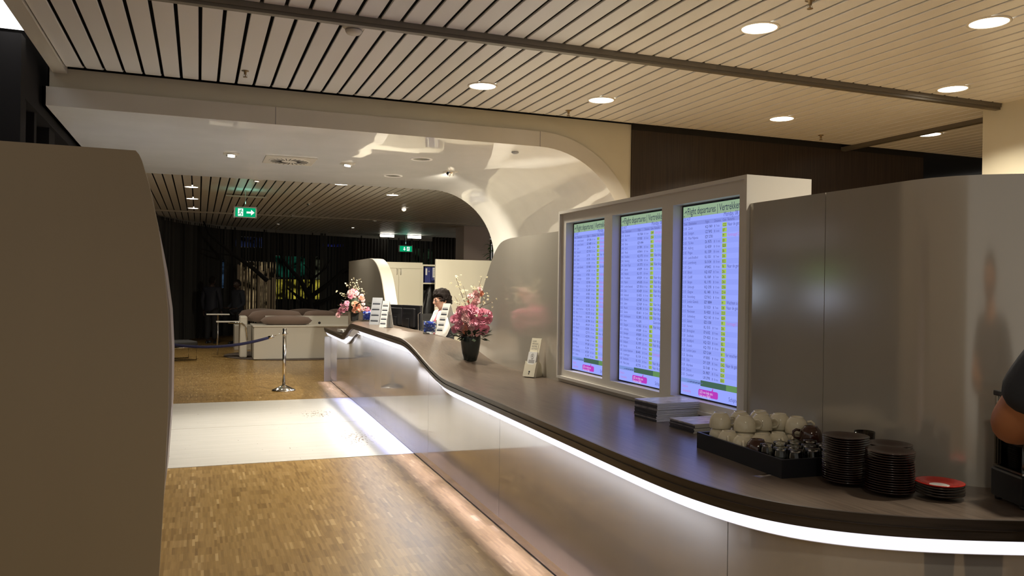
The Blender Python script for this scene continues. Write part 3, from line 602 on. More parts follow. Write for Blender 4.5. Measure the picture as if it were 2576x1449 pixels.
def make_screen(op, rows, label):
    y0, y1 = op; yl = y1 - 0.004; w = y1 - y0 - 0.004; hh = ZS1 - ZS0; X = XW + 0.062
    t = empty('departure_screen', (X, yl, ZS0), 0, label, 'screen', 'departure screens in the counter wall')
    f = lambda a, b, d: (-0.0006 * d, -a, b)          # a right along the screen, b up, d layers proud
    P = dict(o=t, _f=f)
    def rect(name, a0, a1, b0, b1, d, m):
        MB().add([f(a0, b0, d), f(a1, b0, d), f(a1, b1, d), f(a0, b1, d)], [(0, 1, 2, 3)]).build(name, m, t)
    MB().box(0.001, 0.05, -w, 0, 0.0, hh - 0.002).build('housing', BZ, t)
    L = 0.017; rect('display', L, w - 0.004, 0.010, hh - 0.012, 1, SB)
    W_ = w - L
    def fy(q): return hh - 0.012 - q * (hh - 0.022)
    rect('header_band', L, w - 0.004, fy(0.058), fy(0.0), 2, SG)
    rect('column_band', L, w - 0.004, fy(0.102), fy(0.080), 2, SB2)
    text('Flight departures | Vertrekken', 0.060, SI, P, L + 0.045, fy(0.045), 3, 0.71, name='title')
    pc_ = [(0.0, 0.4), (0.55, 0.62), (0.62, 1.0), (0.70, 1.0), (0.74, 0.68), (0.98, 0.74), (1.0, 0.66), (0.76, 0.56), (0.88, 0.2), (0.80, 0.18), (0.58, 0.5), (0.04, 0.32)]
    MB().add([f(L + 0.010 + 0.030 * a_, fy(0.042) + 0.028 * b_, 3) for a_, b_ in pc_], [tuple(range(len(pc_)))]).build('plane_icon', SI, t)
    rect('icon_bar', L + 0.004, L + 0.018, fy(0.052), fy(0.0495), 3, SI)
    text('20:14:37', 0.030, SI2, P, L + 0.006, fy(0.076), 3, 0.72, name='clock')
    text('Monday, 08 June', 0.038, SI2, P, L + 0.415, fy(0.075), 3, 0.74, name='date')
    for s, a in (('Time', 0.006), ('Destination', 0.062), ('Flight', 0.235), ('Distance', 0.325), ('Gate', 0.405), ('Remarks', 0.452)): text(s, 0.023, SI2, P, L + a, fy(0.0985), 3, 0.78, name='column_title')
    pit = (hh - 0.022) * 0.0258; y_first = fy(0.124); sz = 0.0235
    col = lambda i: '\n'.join(r[i] for r in rows)
    text(col(0), sz, SI2, P, L + 0.004, y_first, 3, 0.72, pit, name='time_column'); text(col(1), sz, SI2, P, L + 0.058, y_first, 3, 0.74, pit, name='destination_column')
    text(col(2), sz, SI, P, L + 0.235, y_first, 3, 0.80, pit, name='flight_column'); text(col(3), sz * 0.85, SI2, P, L + 0.342, y_first, 3, 0.75, pit, name='distance_column')
    text(col(4), sz, SI, P, L + 0.408, y_first, 4, 0.82, pit, name='gate_column')
    for mm, sel in ((SI2, (N_, 'Wachten a.u.b.', 'for vouchers p', 'Geannuleerd', 'Ga naar de g')), (SR, (V_, G_, 'Vertraagd 22:')), (SC, (I_,))):
        b = '\n'.join(r[5] if r[5] in sel else '' for r in rows)
        if b.strip(): text(b, 0.0275, mm, P, L + 0.452, y_first, 3, 0.80, pit, name='remark_column')
    mb = MB(); mr = MB(); md = MB()
    for i, r in enumerate(rows):
        b = y_first - i * pit
        if r[4]: mb.add([f(L + 0.404, b - 0.003, 3), f(L + 0.445, b - 0.003, 3), f(L + 0.445, b + 0.0205, 3), f(L + 0.404, b + 0.0205, 3)], [(0, 1, 2, 3)])
        if r[3]: md.add([f(L + 0.327, b - 0.002, 3), f(L + 0.3295, b - 0.002, 3), f(L + 0.331, b + 0.009, 3), f(L + 0.328, b + 0.017, 3), f(L + 0.325, b + 0.009, 3)], [(0, 1, 2, 3, 4)])
        if i % 2: mr.add([f(L, b - 0.007, 1.5), f(w - 0.004, b - 0.007, 1.5), f(w - 0.004, b - 0.007 + pit, 1.5), f(L, b - 0.007 + pit, 1.5)], [(0, 1, 2, 3)])
    tag(mb.build('gate_tags', SY, t), kind='stuff'); tag(md.build('walker_icons', SI2, t), kind='stuff'); tag(mr.build('row_bands', emis('row_band', (0.29, 0.355, 0.94), 1.0), t), kind='stuff')
    rect('picture_sky', L, L + 0.24, fy(0.934), fy(0.912), 2, SST); rect('picture_trees', L + 0.21, w - 0.004, fy(0.938), fy(0.908), 2.5, SGR); rect('picture_lawn', L + 0.46, w - 0.004, fy(0.938), fy(0.908), 3, SGL)
    mb = MB()
    for k in range(5):
        a = L + 0.07 + k * 0.028; mb.add([f(a, fy(0.930), 3), f(a + 0.05, fy(0.924), 3), f(a + 0.052, fy(0.921), 3), f(a + 0.002, fy(0.926), 3)], [(0, 1, 2, 3)])
    tag(mb.build('picture_wing', emis('wing', (0.10, 0.14, 0.36), 1.0), t), kind='stuff')
    # speech bubble
    bx0, bx1, bz0, bz1 = L + 0.19, L + 0.385, fy(0.990), fy(0.954); r = 0.012; pts = []
    for cx_, cz_, a0 in ((bx1 - r, bz1 - r, 0), (bx0 + r, bz1 - r, 90), (bx0 + r, bz0 + r, 180), (bx1 - r, bz0 + r, 270)):
        for k in range(5): a = math.radians(a0 + 22.5 * k); pts.append((cx_ + r * math.cos(a), cz_ + r * math.sin(a)))
    mb = MB(); mb.add([f(p[0], p[1], 3) for p in pts], [tuple(range(len(pts)))]); mb.add([f(bx1 - 0.05, bz1 - 0.001, 3), f(bx1 - 0.065, bz1 - 0.001, 3), f(bx1 - 0.046, bz1 + 0.022, 3)], [(0, 1, 2)]); mb.build('speech_bubble', SP, t)
    text('LED me help you\nfind your flight.', 0.0255, SW, P, bx0 + 0.012, bz1 - 0.024, 4, 0.74, 0.021, name='bubble_lettering')
    text('Check-in', 0.024, SR, P, L + 0.012, fy(0.960), 3, 0.75, name='footer_lettering'); text('Sustainability', 0.023, SR, P, L + 0.022, fy(0.984), 3, 0.75, name='footer_lettering')
    text('Schiphol', 0.034, SI2, P, L + 0.485, fy(0.985), 3, 0.78, name='footer_name')
    return t
make_screen(OP[0], R3, 'flight departure screen nearest the cups, listing Zurich first')
make_screen(OP[1], R2, 'middle of the three flight departure screens, listing Bucharest first')
make_screen(OP[2], R1, 'flight departure screen nearest the card stand and flowers')
bake_text()

# ------------------------------------------------------------------ left foreground panel
lp = empty('curved_partition', (-0.6, 3.15, 0), 0, 'large brown beige curved partition in the left foreground', 'partition')
def lprof(z): # right edge outline
    return [(0.0, -0.10), (0.3, -0.128), (0.62, -0.118), (0.95, -0.104), (1.2, -0.0965), (1.4, -0.0965), (1.55, -0.102), (1.7, -0.117), (1.85, -0.138), (2.0, -0.170), (2.085, -0.195), (2.105, -0.204), (2.118, -0.215)]
e1 = lprof(0); poly = [(x + 0.6, z) for z, x in e1] + [(-1.2, 2.125), (-1.2, 0)]
e2 = [(x + 0.6 - 0.012 - 0.010 * 0, z) for z, x in e1]
MB().prism(poly, 0, 0.05, lambda a, b, t: (a, t, b)).build('face_panel', MT['leftpanel'], lp)
poly2 = [(x + 0.6 + 0.010 - 0.05 * (abs(z - 1.3) / 0.9) ** 2, z) for z, x in e1] + [(-1.2, 2.10), (-1.2, 0)]
MB().prism(poly2, 0.05, 0.34, lambda a, b, t: (a, t, b)).build('edge_band', satin('edge_laminate', (0.45, 0.40, 0.38), 0.4, 0, 0.4), lp)

# ------------------------------------------------------------------ reception back area
def ext_slab(name, label):
    t = empty(name, (XW, 13.5, 0), 0, label, 'partition')
    p = [(15.9, 0), (15.9, 2.125), (13.9, 2.125)]
    p += catmull([(13.85, 2.122), (13.6, 2.10), (13.3, 2.02), (13.05, 1.90), (12.85, 1.74), (12.67, 1.52), (12.52, 1.30), (12.40, 1.08), (12.30, 0.85)], 6) + [(12.25, 0)]
    P2 = [(a - 13.5, b) for a, b in p]
    n = len(P2); mb = MB(); mb.prism(P2, 0, 0.012, lambda a, b, t_: (t_, a, b)); mb.build('face_panel', MT['screenwall'], t)
    mb = MB(); mb.prism(P2, 0.012, 0.20, lambda a, b, t_: (t_, a, b), smooth=False); mb.build('edge_band', MT['whiteedge'], t)
ext_slab('rounded_screen', 'white edged screen with a rounded corner behind the far flowers')
rs = empty('staff_screen', (4.25, 13.2, 0), 0, 'pale laminate staff screen behind the receptionist', 'partition')
MB().box(-0.50, 0.75, 0, 0.06, 0, 2.12).build('face_panel', satin('pale_laminate', (0.66, 0.62, 0.50), 0.15, 0, 0.6, wob=0.03), rs)
MB().box(-0.507, -0.50, -0.002, 0.062, 0, 2.122).build('edge_strip', MT['whiteedge'], rs)
# wardrobe cupboard
cb = empty('wardrobe_cupboard', (3.45, 14.4, 0), 0, 'cream two door cupboard behind the reception counter', 'cupboard')
MB().box(-0.49, 0.38, 0.02, 0.5, 0, 2.09).build('body', MT['creamcab'], cb)
for x0, x1, hx in ((-0.48, -0.07, -0.10), (-0.06, 0.34, -0.03)):
    d = MB().box(x0, x1, 0, 0.02, 0.08, 1.975).build('door', MT['creamcab'], cb, bevel=0.002)
    MB().tube([(hx, 0, 1.97), (hx, -0.03, 1.965), (hx, -0.03, 1.865), (hx, 0, 1.86)], 0.005).build('handle', MT['steel'], d)
MB().box(-0.49, 0.38, 0.0, 0.02, 1.98, 2.09).build('top_rail', MT['creamcab'], cb)
sh = empty('open_shelf', (4.02, 14.42, 0), 0, 'cream open shelf unit with binders beside the cupboard', 'shelf')
MB().box(-0.19, -0.17, 0, 0.4, 0, 2.06).build('side', MT['creamcab'], sh); MB().box(0.17, 0.19, 0, 0.4, 0, 2.06).build('side', MT['creamcab'], sh)
MB().box(-0.17, 0.17, 0, 0.4, 2.03, 2.06).build('shelf_board', MT['creamcab'], sh); MB().box(-0.17, 0.17, 0, 0.4, 1.70, 1.725).build('shelf_board', MT['creamcab'], sh); MB().box(-0.17, 0.17, 0.38, 0.4, 0, 2.03).build('back', MT['void'], sh)
for x, lb, w in ((-0.075, 'blue ring binder with narrow white spine label', 'n'), (0.045, 'blue ring binder with wide white spine label', 'w')):
    b = empty('ring_binder', (4.02 + x, 14.45, 1.725), 0, lb + ' on the open shelf', 'binder', 'blue binders')
    MB().box(-0.055, 0.055, 0, 0.26, 0, 0.29).build('cover', MT['binder'], b, bevel=0.003)
    if w == 'n': MB().box(-0.045, -0.015, -0.002, 0, 0.14, 0.265).build('spine_label', MT['paper'], b); MB().lathe([(0.014, 0), (0.014, 0.003)], 16, M=Matrix.Rotation(PI / 2, 3, 'X'), c=(0.02, 0, 0.21)).build('finger_ring', MT['steel'], b)
    else:
        s_ = MB().box(-0.03, 0.035, -0.002, 0, 0.10, 0.28).build('spine_label', MT['paper'], b); MB().lathe([(0.014, 0), (0.014, 0.003)], 16, M=Matrix.Rotation(PI / 2, 3, 'X'), c=(0.0, 0, 0.075)).build('finger_ring', MT['steel'], b)
        mb = MB(); [mb.box(-0.018, 0.012, -0.003, -0.002, z, z + 0.008) for z in (0.13, 0.15, 0.17, 0.19, 0.21, 0.23, 0.25)]; mb.build('print', MT['inkgrey'], s_)
# hanging coat
ct = empty('hanging_coat', (4.0, 14.53, 0.525), 0, 'black coat hanging below the binders', 'coat')
rows = []
for i, (z, rx, ry, ox) in enumerate([(0, 0.20, 0.09, -0.06), (0.3, 0.20, 0.09, -0.05), (0.6, 0.19, 0.085, -0.03), (0.85, 0.16, 0.075, 0.0), (1.0, 0.13, 0.06, 0.02), (1.08, 0.09, 0.05, 0.02), (1.13, 0.03, 0.03, 0.02)]):
    rows.append([(ox + rx * (1 + 0.12 * math.sin(7 * a_ + i)) * math.cos(a_), ry * (1 + 0.2 * math.sin(5 * a_ + 2 * i)) * math.sin(a_), z) for a_ in [2 * PI * k / 28 for k in range(28)]])
MB().grid(rows, close=True).build('coat_body', MT['coat'], ct)
MB().tube([(-0.1, -0.06, 1.0), (-0.2, -0.07, 0.7), (-0.23, -0.07, 0.35)], [0.05, 0.055, 0.05]).build('sleeve', MT['coat'], ct)
MB().tube([(0.02, 0, 1.12), (0.02, 0.0, 1.15), (0.02, 0.02, 1.175)], 0.004, 6).build('hook', MT['steel'], ct)
ct.scale = (0.72, 0.8, 1)
# office chair back
ch = empty('office_chair', (3.55, 12.3, 0), 0.4, 'black office chair beside the receptionist', 'chair')
MB().box(-0.23, 0.23, -0.22, 0.22, 0.46, 0.53).build('seat', MT['blackmat'], ch, bevel=0.03, seg=3)
MB().box(-0.21, 0.21, 0.2, 0.26, 0.6, 1.22).build('backrest', MT['blackmat'], ch, bevel=0.03, seg=3)
MB().tube([(0, 0, 0.12), (0, 0, 0.46)], 0.03).build('column', MT['chrome'], ch)
MB().tube([(0, 0.2, 0.5), (0, 0.27, 0.6), (0, 0.265, 0.8)], 0.02).build('back_bar', MT['blackmetal'], ch)
mb = MB(); [mb.tube([(0, 0, 0.12), (0.28 * math.cos(a), 0.28 * math.sin(a), 0.06)], 0.018) for a in [2 * PI * k / 5 for k in range(5)]]; mb.build('star_base', MT['blackmetal'], ch)
for k in range(5): MB().lathe([(0.03, -0.02), (0.03, 0.02)], 12, c=(0.28 * math.cos(2 * PI * k / 5), 0.28 * math.sin(2 * PI * k / 5), 0.03), M=Matrix.Rotation(PI / 2, 3, 'X')).build('caster', MT['black'], ch)

# monitors seen from behind
def monitor(loc, rz, label, w=0.44, h=0.30):
    t = empty('monitor', loc, rz, label, 'monitor', 'reception monitors')
    MB().box(-w / 2, w / 2, -0.02, 0.02, 0.14, 0.14 + h).build('screen_shell', MT['black'], t, bevel=0.008)
    MB().box(-w / 2 + 0.08, w / 2 - 0.08, -0.06, -0.02, 0.17, 0.10 + h).build('rear_cover', MT['black'], t, bevel=0.012)
    mb = MB(); [mb.box(-w / 2 + 0.10 + 0.012 * k, -w / 2 + 0.105 + 0.012 * k, -0.0615, -0.06, 0.33, 0.36) for k in range(16)]; mb.build('vents', MT['blackmetal'], t)
    MB().box(-0.035, 0.035, -0.075, -0.045, 0.02, 0.28).build('stand', MT['black'], t, bevel=0.005); MB().box(-0.12, 0.12, -0.11, 0.07, 0, 0.02).build('foot', MT['black'], t, bevel=0.005)
    MB().box(-w / 2 + 0.012, w / 2 - 0.012, 0.02, 0.021, 0.155, 0.13 + h).build('display', MT['winglass'], t)
monitor((2.55, 10.78, 0.96), math.radians(-72), 'black monitor seen from behind, left of the pair')
monitor((2.56, 10.12, 0.96), math.radians(-72), 'black monitor seen from behind, right of the pair', 0.44, 0.31)
tl = empty('desk_telephone', (2.46, 9.35, 0.96), 0.3, 'dark desk telephone with handset behind the counter', 'telephone')
MB().box(-0.09, 0.09, -0.1, 0.1, 0, 0.05).build('base', MT['black'], tl, bevel=0.01); MB().tube([(-0.06, -0.09, 0.07), (-0.06, -0.05, 0.085), (-0.06, 0.05, 0.085), (-0.06, 0.09, 0.07)], [0.022, 0.016, 0.016, 0.022]).build('handset', MT['black'], tl)
MB().tube([(0.03, 0.06, 0.04), (0.03, 0.08, 0.2), (0.03, 0.085, 0.36), (0.035, 0.04, 0.38)], 0.004, 6).build('cable_arm', MT['steel'], tl)

# ------------------------------------------------------------------ flowers
def petal_flower(mb, c, r, n, tilt, mi, d):
    d = Vector(d).normalized(); a = d.orthogonal().normalized(); b = d.cross(a)
    for ring, (rr, up, nn) in enumerate(((1.0, 0.15, n), (0.66, 0.45, max(3, n - 1)), (0.34, 0.65, 3))):
        for k in range(nn):
            t = 2 * PI * (k + 0.5 * ring) / nn + tilt; e = a * math.cos(t) + b * math.sin(t); s = d.cross(e)
            p0 = c; w = r * rr * 0.62
            p1 = c + e * r * rr * 0.55 + d * r * up * 0.55; p2 = c + e * r * rr + d * r * up
            mb.add([p0, p1 + s * w, p2 + s * w * 0.55, p2 - s * w * 0.55 + d * r * 0.06, p1 - s * w, p1 + d * r * -0.10], [(0, 1, 5), (1, 2, 5), (2, 3, 5), (3, 4, 5), (4, 0, 5)], mi, True)
def bloom(parent, c, r, m, d, n=5):
    mb = MB(); petal_flower(mb, Vector(c), r, n, random.uniform(0, 6), 0, d); return mb.build('bloom', m, parent)
def spray(parent, p0, p1, nb):
    p0 = Vector(p0); p1 = Vector(p1); mid = p0.lerp(p1, 0.5) + Vector((random.uniform(-.03, .03), random.uniform(-.03, .03), 0.02))
    MB().tube([p0, mid, p1], [0.004, 0.003, 0.0015], 5).build('twig', MT['stem'], parent)
    mb = MB()
    for k in range(nb):
        t = random.uniform(0.45, 1.05); q = p0.lerp(p1, t) + Vector((random.gauss(0, 0.025), random.gauss(0, 0.025), random.gauss(0, 0.02)))
        petal_flower(mb, q, random.uniform(0.008, 0.014), 5, 0, 0, (random.uniform(-1, 1), random.uniform(-1, 0), 0.6))
        b_ = p0.lerp(p1, min(1, t)); mb.add([b_, b_ + Vector((0.001, 0, 0)), q], [(0, 1, 2)], 1)
    tag(mb.build('blossom_cluster', [MT['blossom'], MT['stem']], parent), kind='stuff')
def leaves(parent, c, n, R, m, z0, z1, L=0.08):
    mb = MB()
    for k in range(n):
        a = random.uniform(0, 2 * PI); z = random.uniform(z0, z1); p = Vector(c) + Vector((R * 0.55 * math.cos(a), R * 0.55 * math.sin(a), z)); d = Vector((math.cos(a), math.sin(a), random.uniform(-0.5, 0.5))).normalized(); s_ = d.cross(Zv).normalized() * L * 0.22
        mb.add([p, p + d * L * 0.5 + s_, p + d * L, p + d * L * 0.5 - s_ , p + d * L * 0.5 + Vector((0, 0, -0.008))], [(0, 1, 4), (1, 2, 4), (2, 3, 4), (3, 0, 4)])
    mb.build('leaves', m, parent)
random.seed(21)
v1 = empty('flower_vase', (2.445, 7.37, ztop(7.37, 2.445 - xf(7.37))), 0, 'glossy dark green vase of pink orchids at the foot of the counter ramp', 'flower vase')
MB().lathe([(0.0, 0.0), (0.058, 0.0), (0.064, 0.01), (0.082, 0.08), (0.095, 0.17), (0.098, 0.22), (0.095, 0.25), (0.088, 0.25), (0.088, 0.2), (0.0, 0.19)], 36).build('vase', MT['vase'], v1)
leaves(v1, (0, 0, 0), 46, 0.22, MT['leaf'], 0.22, 0.30, 0.10)
MB().lathe([(0.02, 0.22), (0.08, 0.25), (0.085, 0.30), (0.05, 0.42), (0.02, 0.5), (0.0, 0.52)], 16).build('greenery_core', MT['leaf'], v1)
def fl_cluster(v, cc, n, R, mats, rmin, rmax, sq=(1, 1, 1)):
    for k in range(n):
        d = Vector((random.gauss(0, 1), random.gauss(0, 1) - 0.5, random.gauss(0, 1))).normalized()
        c = Vector(cc) + Vector((d.x * R * sq[0], d.y * R * sq[1], d.z * R * sq[2])) * random.uniform(0.6, 1.0)
        bloom(v, c, random.uniform(rmin, rmax), random.choice(mats), d + Vector((-0.15, -0.5, 0.1)))
PK, PC, PL = MT['pink'], MT['peach'], MT['palepink']
Rx = Vector((math.cos(0.33), -math.sin(0.33), 0))     # screen-right seen from the aisle
def rr(a, b, z): return Rx * a + Vector((Rx.y, -Rx.x, 0)) * -b * -1 + Vector((0, 0, z))
for cc, n, R in ((rr(0.12, 0.02, 0.34), 14, 0.075), (rr(0.13, 0.03, 0.44), 9, 0.06), (rr(0.03, 0.06, 0.45), 12, 0.075), (rr(-0.06, 0.05, 0.50), 9, 0.06), (rr(-0.13, 0.02, 0.40), 10, 0.06), (rr(-0.12, 0.02, 0.32), 8, 0.055)):
    fl_cluster(v1, cc, n, R, [PK, PK, PK, PL], 0.032, 0.046)
for cc, n, R in ((rr(0.02, 0.02, 0.58), 10, 0.065), (rr(0.05, 0.0, 0.66), 7, 0.05), (rr(-0.03, 0.03, 0.31), 6, 0.06)):
    fl_cluster(v1, cc, n, R, [PL, PC, PL], 0.022, 0.036)
for cc, n, R in ((Vector((-0.01, -0.07, 0.36)), 9, 0.055), (Vector((0.05, -0.05, 0.37)), 8, 0.055), (Vector((-0.05, -0.06, 0.42)), 7, 0.05)):
    fl_cluster(v1, cc, n, R, [PK, PL], 0.028, 0.042)
for cc, n, R in ((Vector((0.0, -0.08, 0.29)), 8, 0.05),):
    fl_cluster(v1, cc, n, R, [PL, PC, PL], 0.022, 0.036)
for a, z, n in ((-0.15, 0.80, 20), (-0.08, 0.72, 12), (0.10, 0.80, 14), (0.16, 0.64, 8), (0.22, 0.58, 6), (-0.16, 0.62, 8), (0.02, 0.74, 9)): spray(v1, (0, 0, 0.4), tuple(rr(a, random.uniform(-.05, .05), z)), n)
v2 = empty('flower_pot', (2.20, 12.2, ztop(12.2, 0.22)), 0, 'black square pot with a wide pink and peach bouquet at the far counter end', 'flower vase')
v2.location.z = ztop(12.2, 2.20 - xf(12.2))
mb = MB(); mb.prism([(-.055, -.055), (.055, -.055), (.055, .055), (-.055, .055)], 0, 0.13, lambda a, b, t: (a * (0.85 + t * 1.3), b * (0.85 + t * 1.3), t)); mb.build('pot', MT['pot'], v2, bevel=0.003)
leaves(v2, (0, 0, 0), 40, 0.3, MT['leaf'], 0.12, 0.3, 0.11); MB().lathe([(0.03, 0.1), (0.1, 0.16), (0.12, 0.24), (0.06, 0.36), (0.0, 0.42)], 14).build('greenery_core', MT['leaf'], v2)
for cc, n, R, ms, a0, a1 in ((rr(-0.02, 0.02, 0.40), 13, 0.075, [PK, PL], .035, .05), (rr(-0.13, 0.02, 0.24), 12, 0.075, [PK], .034, .048), (rr(-0.2, 0.0, 0.16), 8, 0.05, [PK], .03, .04), (rr(-0.24, 0.0, 0.09), 5, 0.03, [PK, PL], .025, .035), (rr(0.02, 0.08, 0.22), 8, 0.085, [PC], .042, .055), (rr(0.1, 0.02, 0.35), 8, 0.06, [PL, PC], .024, .036), (rr(0.12, 0.02, 0.22), 7, 0.06, [PL], .024, .034), (rr(0.2, 0.0, 0.16), 7, 0.05, [PK], .028, .04)):
    fl_cluster(v2, cc, n, R, ms, a0, a1)
for a, z, n in ((-0.05, 0.62, 20), (0.06, 0.60, 16), (-0.24, 0.44, 18), (-0.12, 0.58, 9), (0.16, 0.46, 9), (0.02, 0.55, 10)): spray(v2, (0, 0, 0.25), tuple(rr(a, random.uniform(-.05, .05), z)), n)

# candy cubes
def candy_cube(loc, rz, label, s=0.075):
    t = empty('candy_cube', loc, rz, label, 'glass jar', 'glass cubes of blue sweets'); th = 0.005; h = 2 * s
    mb = MB().box(-s, s, -s, s, 0, 0.012)
    mb.box(-s, -s + th, -s, s, 0.012, h).box(s - th, s, -s, s, 0.012, h).box(-s + th, s - th, -s, -s + th, 0.012, h).box(-s + th, s - th, s - th, s, 0.012, h); mb.build('glass_cube', MT['glass'], t)
    mb = MB()
    for k in range(170):
        c = Vector((random.uniform(-s + .018, s - .018), random.uniform(-s + .018, s - .018), random.uniform(0.024, h - 0.02)))
        q = Matrix.Rotation(random.uniform(0, 6), 3, 'Z') @ Matrix.Rotation(random.uniform(0, 6), 3, 'X'); mb.obox(c, q @ Vector((0.012, 0, 0)), q @ Vector((0, 0.007, 0)), q @ Vector((0, 0, 0.006)), 1 if random.random() < 0.17 else 0)
    tag(mb.build('sweets', [MT['candy'], MT['candyw']], t), kind='stuff')
candy_cube((2.40, 8.68, 1.13), -0.22, 'glass cube of blue wrapped sweets in front of the receptionist')
candy_cube((2.33, 11.85, ztop(11.85, 2.33 - xf(11.85))), -0.16, 'glass cube of blue wrapped sweets beside the far bouquet', 0.08)
# brochure stands
def brochure(loc, rz, label, w, h, m, rowsn, lean=0.22, holder=False):
    t = empty('brochure_stand', loc, rz, label, 'card stand'); s, c_ = math.sin(lean), math.cos(lean)
    def pt(a, b, d): return (a, b * s - d * c_, b * c_ + d * s)
    def slab(name, a0, a1, b0, b1, d0, d1, m_, par=t): MB().add([pt(a, b, d) for a in (a0, a1) for b in (b0, b1) for d in (d0, d1)], [(0, 1, 3, 2), (4, 6, 7, 5), (0, 4, 5, 1), (2, 3, 7, 6), (0, 2, 6, 4), (1, 5, 7, 3)]).build(name, m_, par)
    slab('card', -w / 2, w / 2, 0.0, h, 0, 0.004, m)
    MB().add([(-w / 2, h * s, h * c_), (w / 2, h * s, h * c_), (w / 2, h * s * 2.2, 0), (-w / 2, h * s * 2.2, 0), (-w / 2, h * s - .003, h * c_), (w / 2, h * s - .003, h * c_), (w / 2, h * s * 2.2 - .003, 0), (-w / 2, h * s * 2.2 - .003, 0)], [(0, 1, 2, 3), (4, 5, 6, 7), (0, 3, 7, 4), (1, 2, 6, 5)]).build('back_leg', m, t)
    for k in range(rowsn):
        b = h * (0.10 + 0.84 * k / rowsn); slab('label_bar', -w * 0.40, w * 0.36, b + h * 0.02, b + h * 0.06, 0.004, 0.005, MT['ink'])
        for q in range(2): slab('text_line', -w * 0.40, w * 0.30, b + h * (0.075 + 0.025 * q), b + h * (0.085 + 0.025 * q), 0.004, 0.0046, MT['greycard'])
    if holder: 
        MB().box(w / 2 + 0.005, w / 2 + 0.065, -0.05, 0.06, 0, 0.006).box(w / 2 + 0.02, w / 2 + 0.055, 0.0, 0.004, 0.006, 0.2).box(w / 2 + 0.02, w / 2 + 0.055, 0.03, 0.034, 0.006, 0.16).build('acrylic_holder', MT['acrylic'], t)
brochure((2.16, 10.02, 1.13), math.radians(-52), 'white card stand with four dark bars beside the monitors', 0.11, 0.34, MT['paper'], 5, 0.2, True)
brochure((2.20, 10.75, 1.13), math.radians(-48), 'grey card stand with dark bars behind the white one', 0.16, 0.37, MT['greycard'], 4, 0.2)
brochure((2.44, 8.45, 1.13), math.radians(-62), 'white card stand with dark bars half hidden by the pink orchids', 0.11, 0.36, MT['paper'], 5, 0.34)
# leaflet stack by far pot
for k in range(6):
    o = MB().box(-0.08, 0.08, -0.1, 0.1, 0, 0.006).build('leaflet', MT['paper'], None, loc=(2.09, 12.4, ztop(12.4, 2.09 - xf(12.4)) + 0.01 + 0.0065 * k)); o.rotation_euler.z = random.uniform(0.2, 0.4); tag(o, 'white leaflet in the small pile beside the black flower pot', 'leaflet', 'leaflets by the flower pot')

# standing card holder at the wall
cs = empty('card_holder', (2.60, 6.26, 0.90), math.radians(-58), 'cream cardboard card holder leaning by the counter wall', 'card stand')
lean = 0.30; s, c_ = math.sin(lean), math.cos(lean)
def tp(a, b, d): return (a, b * s - d * c_ + 0.01, b * c_ + d * s)
def tslab(name, poly, d0, d1, m): MB().prism(poly, d0, d1, lambda a, b, t: tp(a, b, t)).build(name, m, cs)
tslab('back_card', [(-0.05, 0.0), (0.05, 0.0), (0.05, 0.34), (-0.05, 0.34)], 0, 0.004, MT['cardboard'])
tslab('pocket', [(-0.06, 0.0), (0.06, 0.0), (0.06, 0.13), (0.02, 0.105), (-0.03, 0.108), (-0.052, 0.135), (-0.06, 0.13)], 0.022, 0.026, MT['cardboard'])
tslab('pocket_side', [(0.057, 0.0), (0.06, 0.0), (0.06, 0.13), (0.057, 0.13)], 0.0, 0.026, MT['cardboard']); tslab('pocket_side', [(-0.06, 0.0), (-0.057, 0.0), (-0.057, 0.13), (-0.06, 0.13)], 0.0, 0.026, MT['cardboard'])
tslab('leaflet_pack', [(-0.045, 0.01), (0.042, 0.01), (0.042, 0.215), (-0.045, 0.215)], 0.006, 0.02, MT['paper'])
MB().prism([(0.0, 0.0), (0.15, 0.0), (0.13, 0.1), (0.10, 0.13), (0.09, 0.28)], -0.002, 0.002, lambda a, b, t: (0.03 + t, a, b)).build('easel_leg', MT['cardboard'], cs)
P = dict(o=cs, _f=lambda a, b, d: tp(a, b, d))
for k, w_ in enumerate(('COVER', 'WITH EASE', 'ANYTIME,', 'ANYWHERE')): text(w_, 0.021, MT['inkgrey'], P, -0.036, 0.305 - 0.022 * k, 0.0046, 0.58, name='card_print')
tslab('mark_square', [(-0.005, 0.035), (0.008, 0.035), (0.008, 0.050), (-0.005, 0.050)], 0.026, 0.0268, MT['ink'])
tslab('mark_square', [(-0.006, 0.020), (0.006, 0.020), (0.006, 0.029), (-0.006, 0.029)], 0.026, 0.0268, MT['ink'])
MB().tube([tp(0.014 * math.cos(2 * PI * k / 20), 0.178 + 0.022 * math.sin(2 * PI * k / 20), 0.0208) for k in range(21)], 0.0012, 5).build('drop_mark', MT['inkgrey'], cs)
tslab('drop_core', [(-0.006, 0.17), (0.006, 0.17), (0, 0.196)], 0.02, 0.0207, MT['inkgrey'])
mb = MB(); [mb.prism([(-0.03, z), (0.03, z), (0.03, z + 0.005), (-0.03, z + 0.005)], 0.02, 0.0206, lambda a, b, t: tp(a, b, t)) for z in (0.120, 0.130, 0.140)]; mb.build('leaflet_print', MT['inkgrey'], cs)
bake_text()

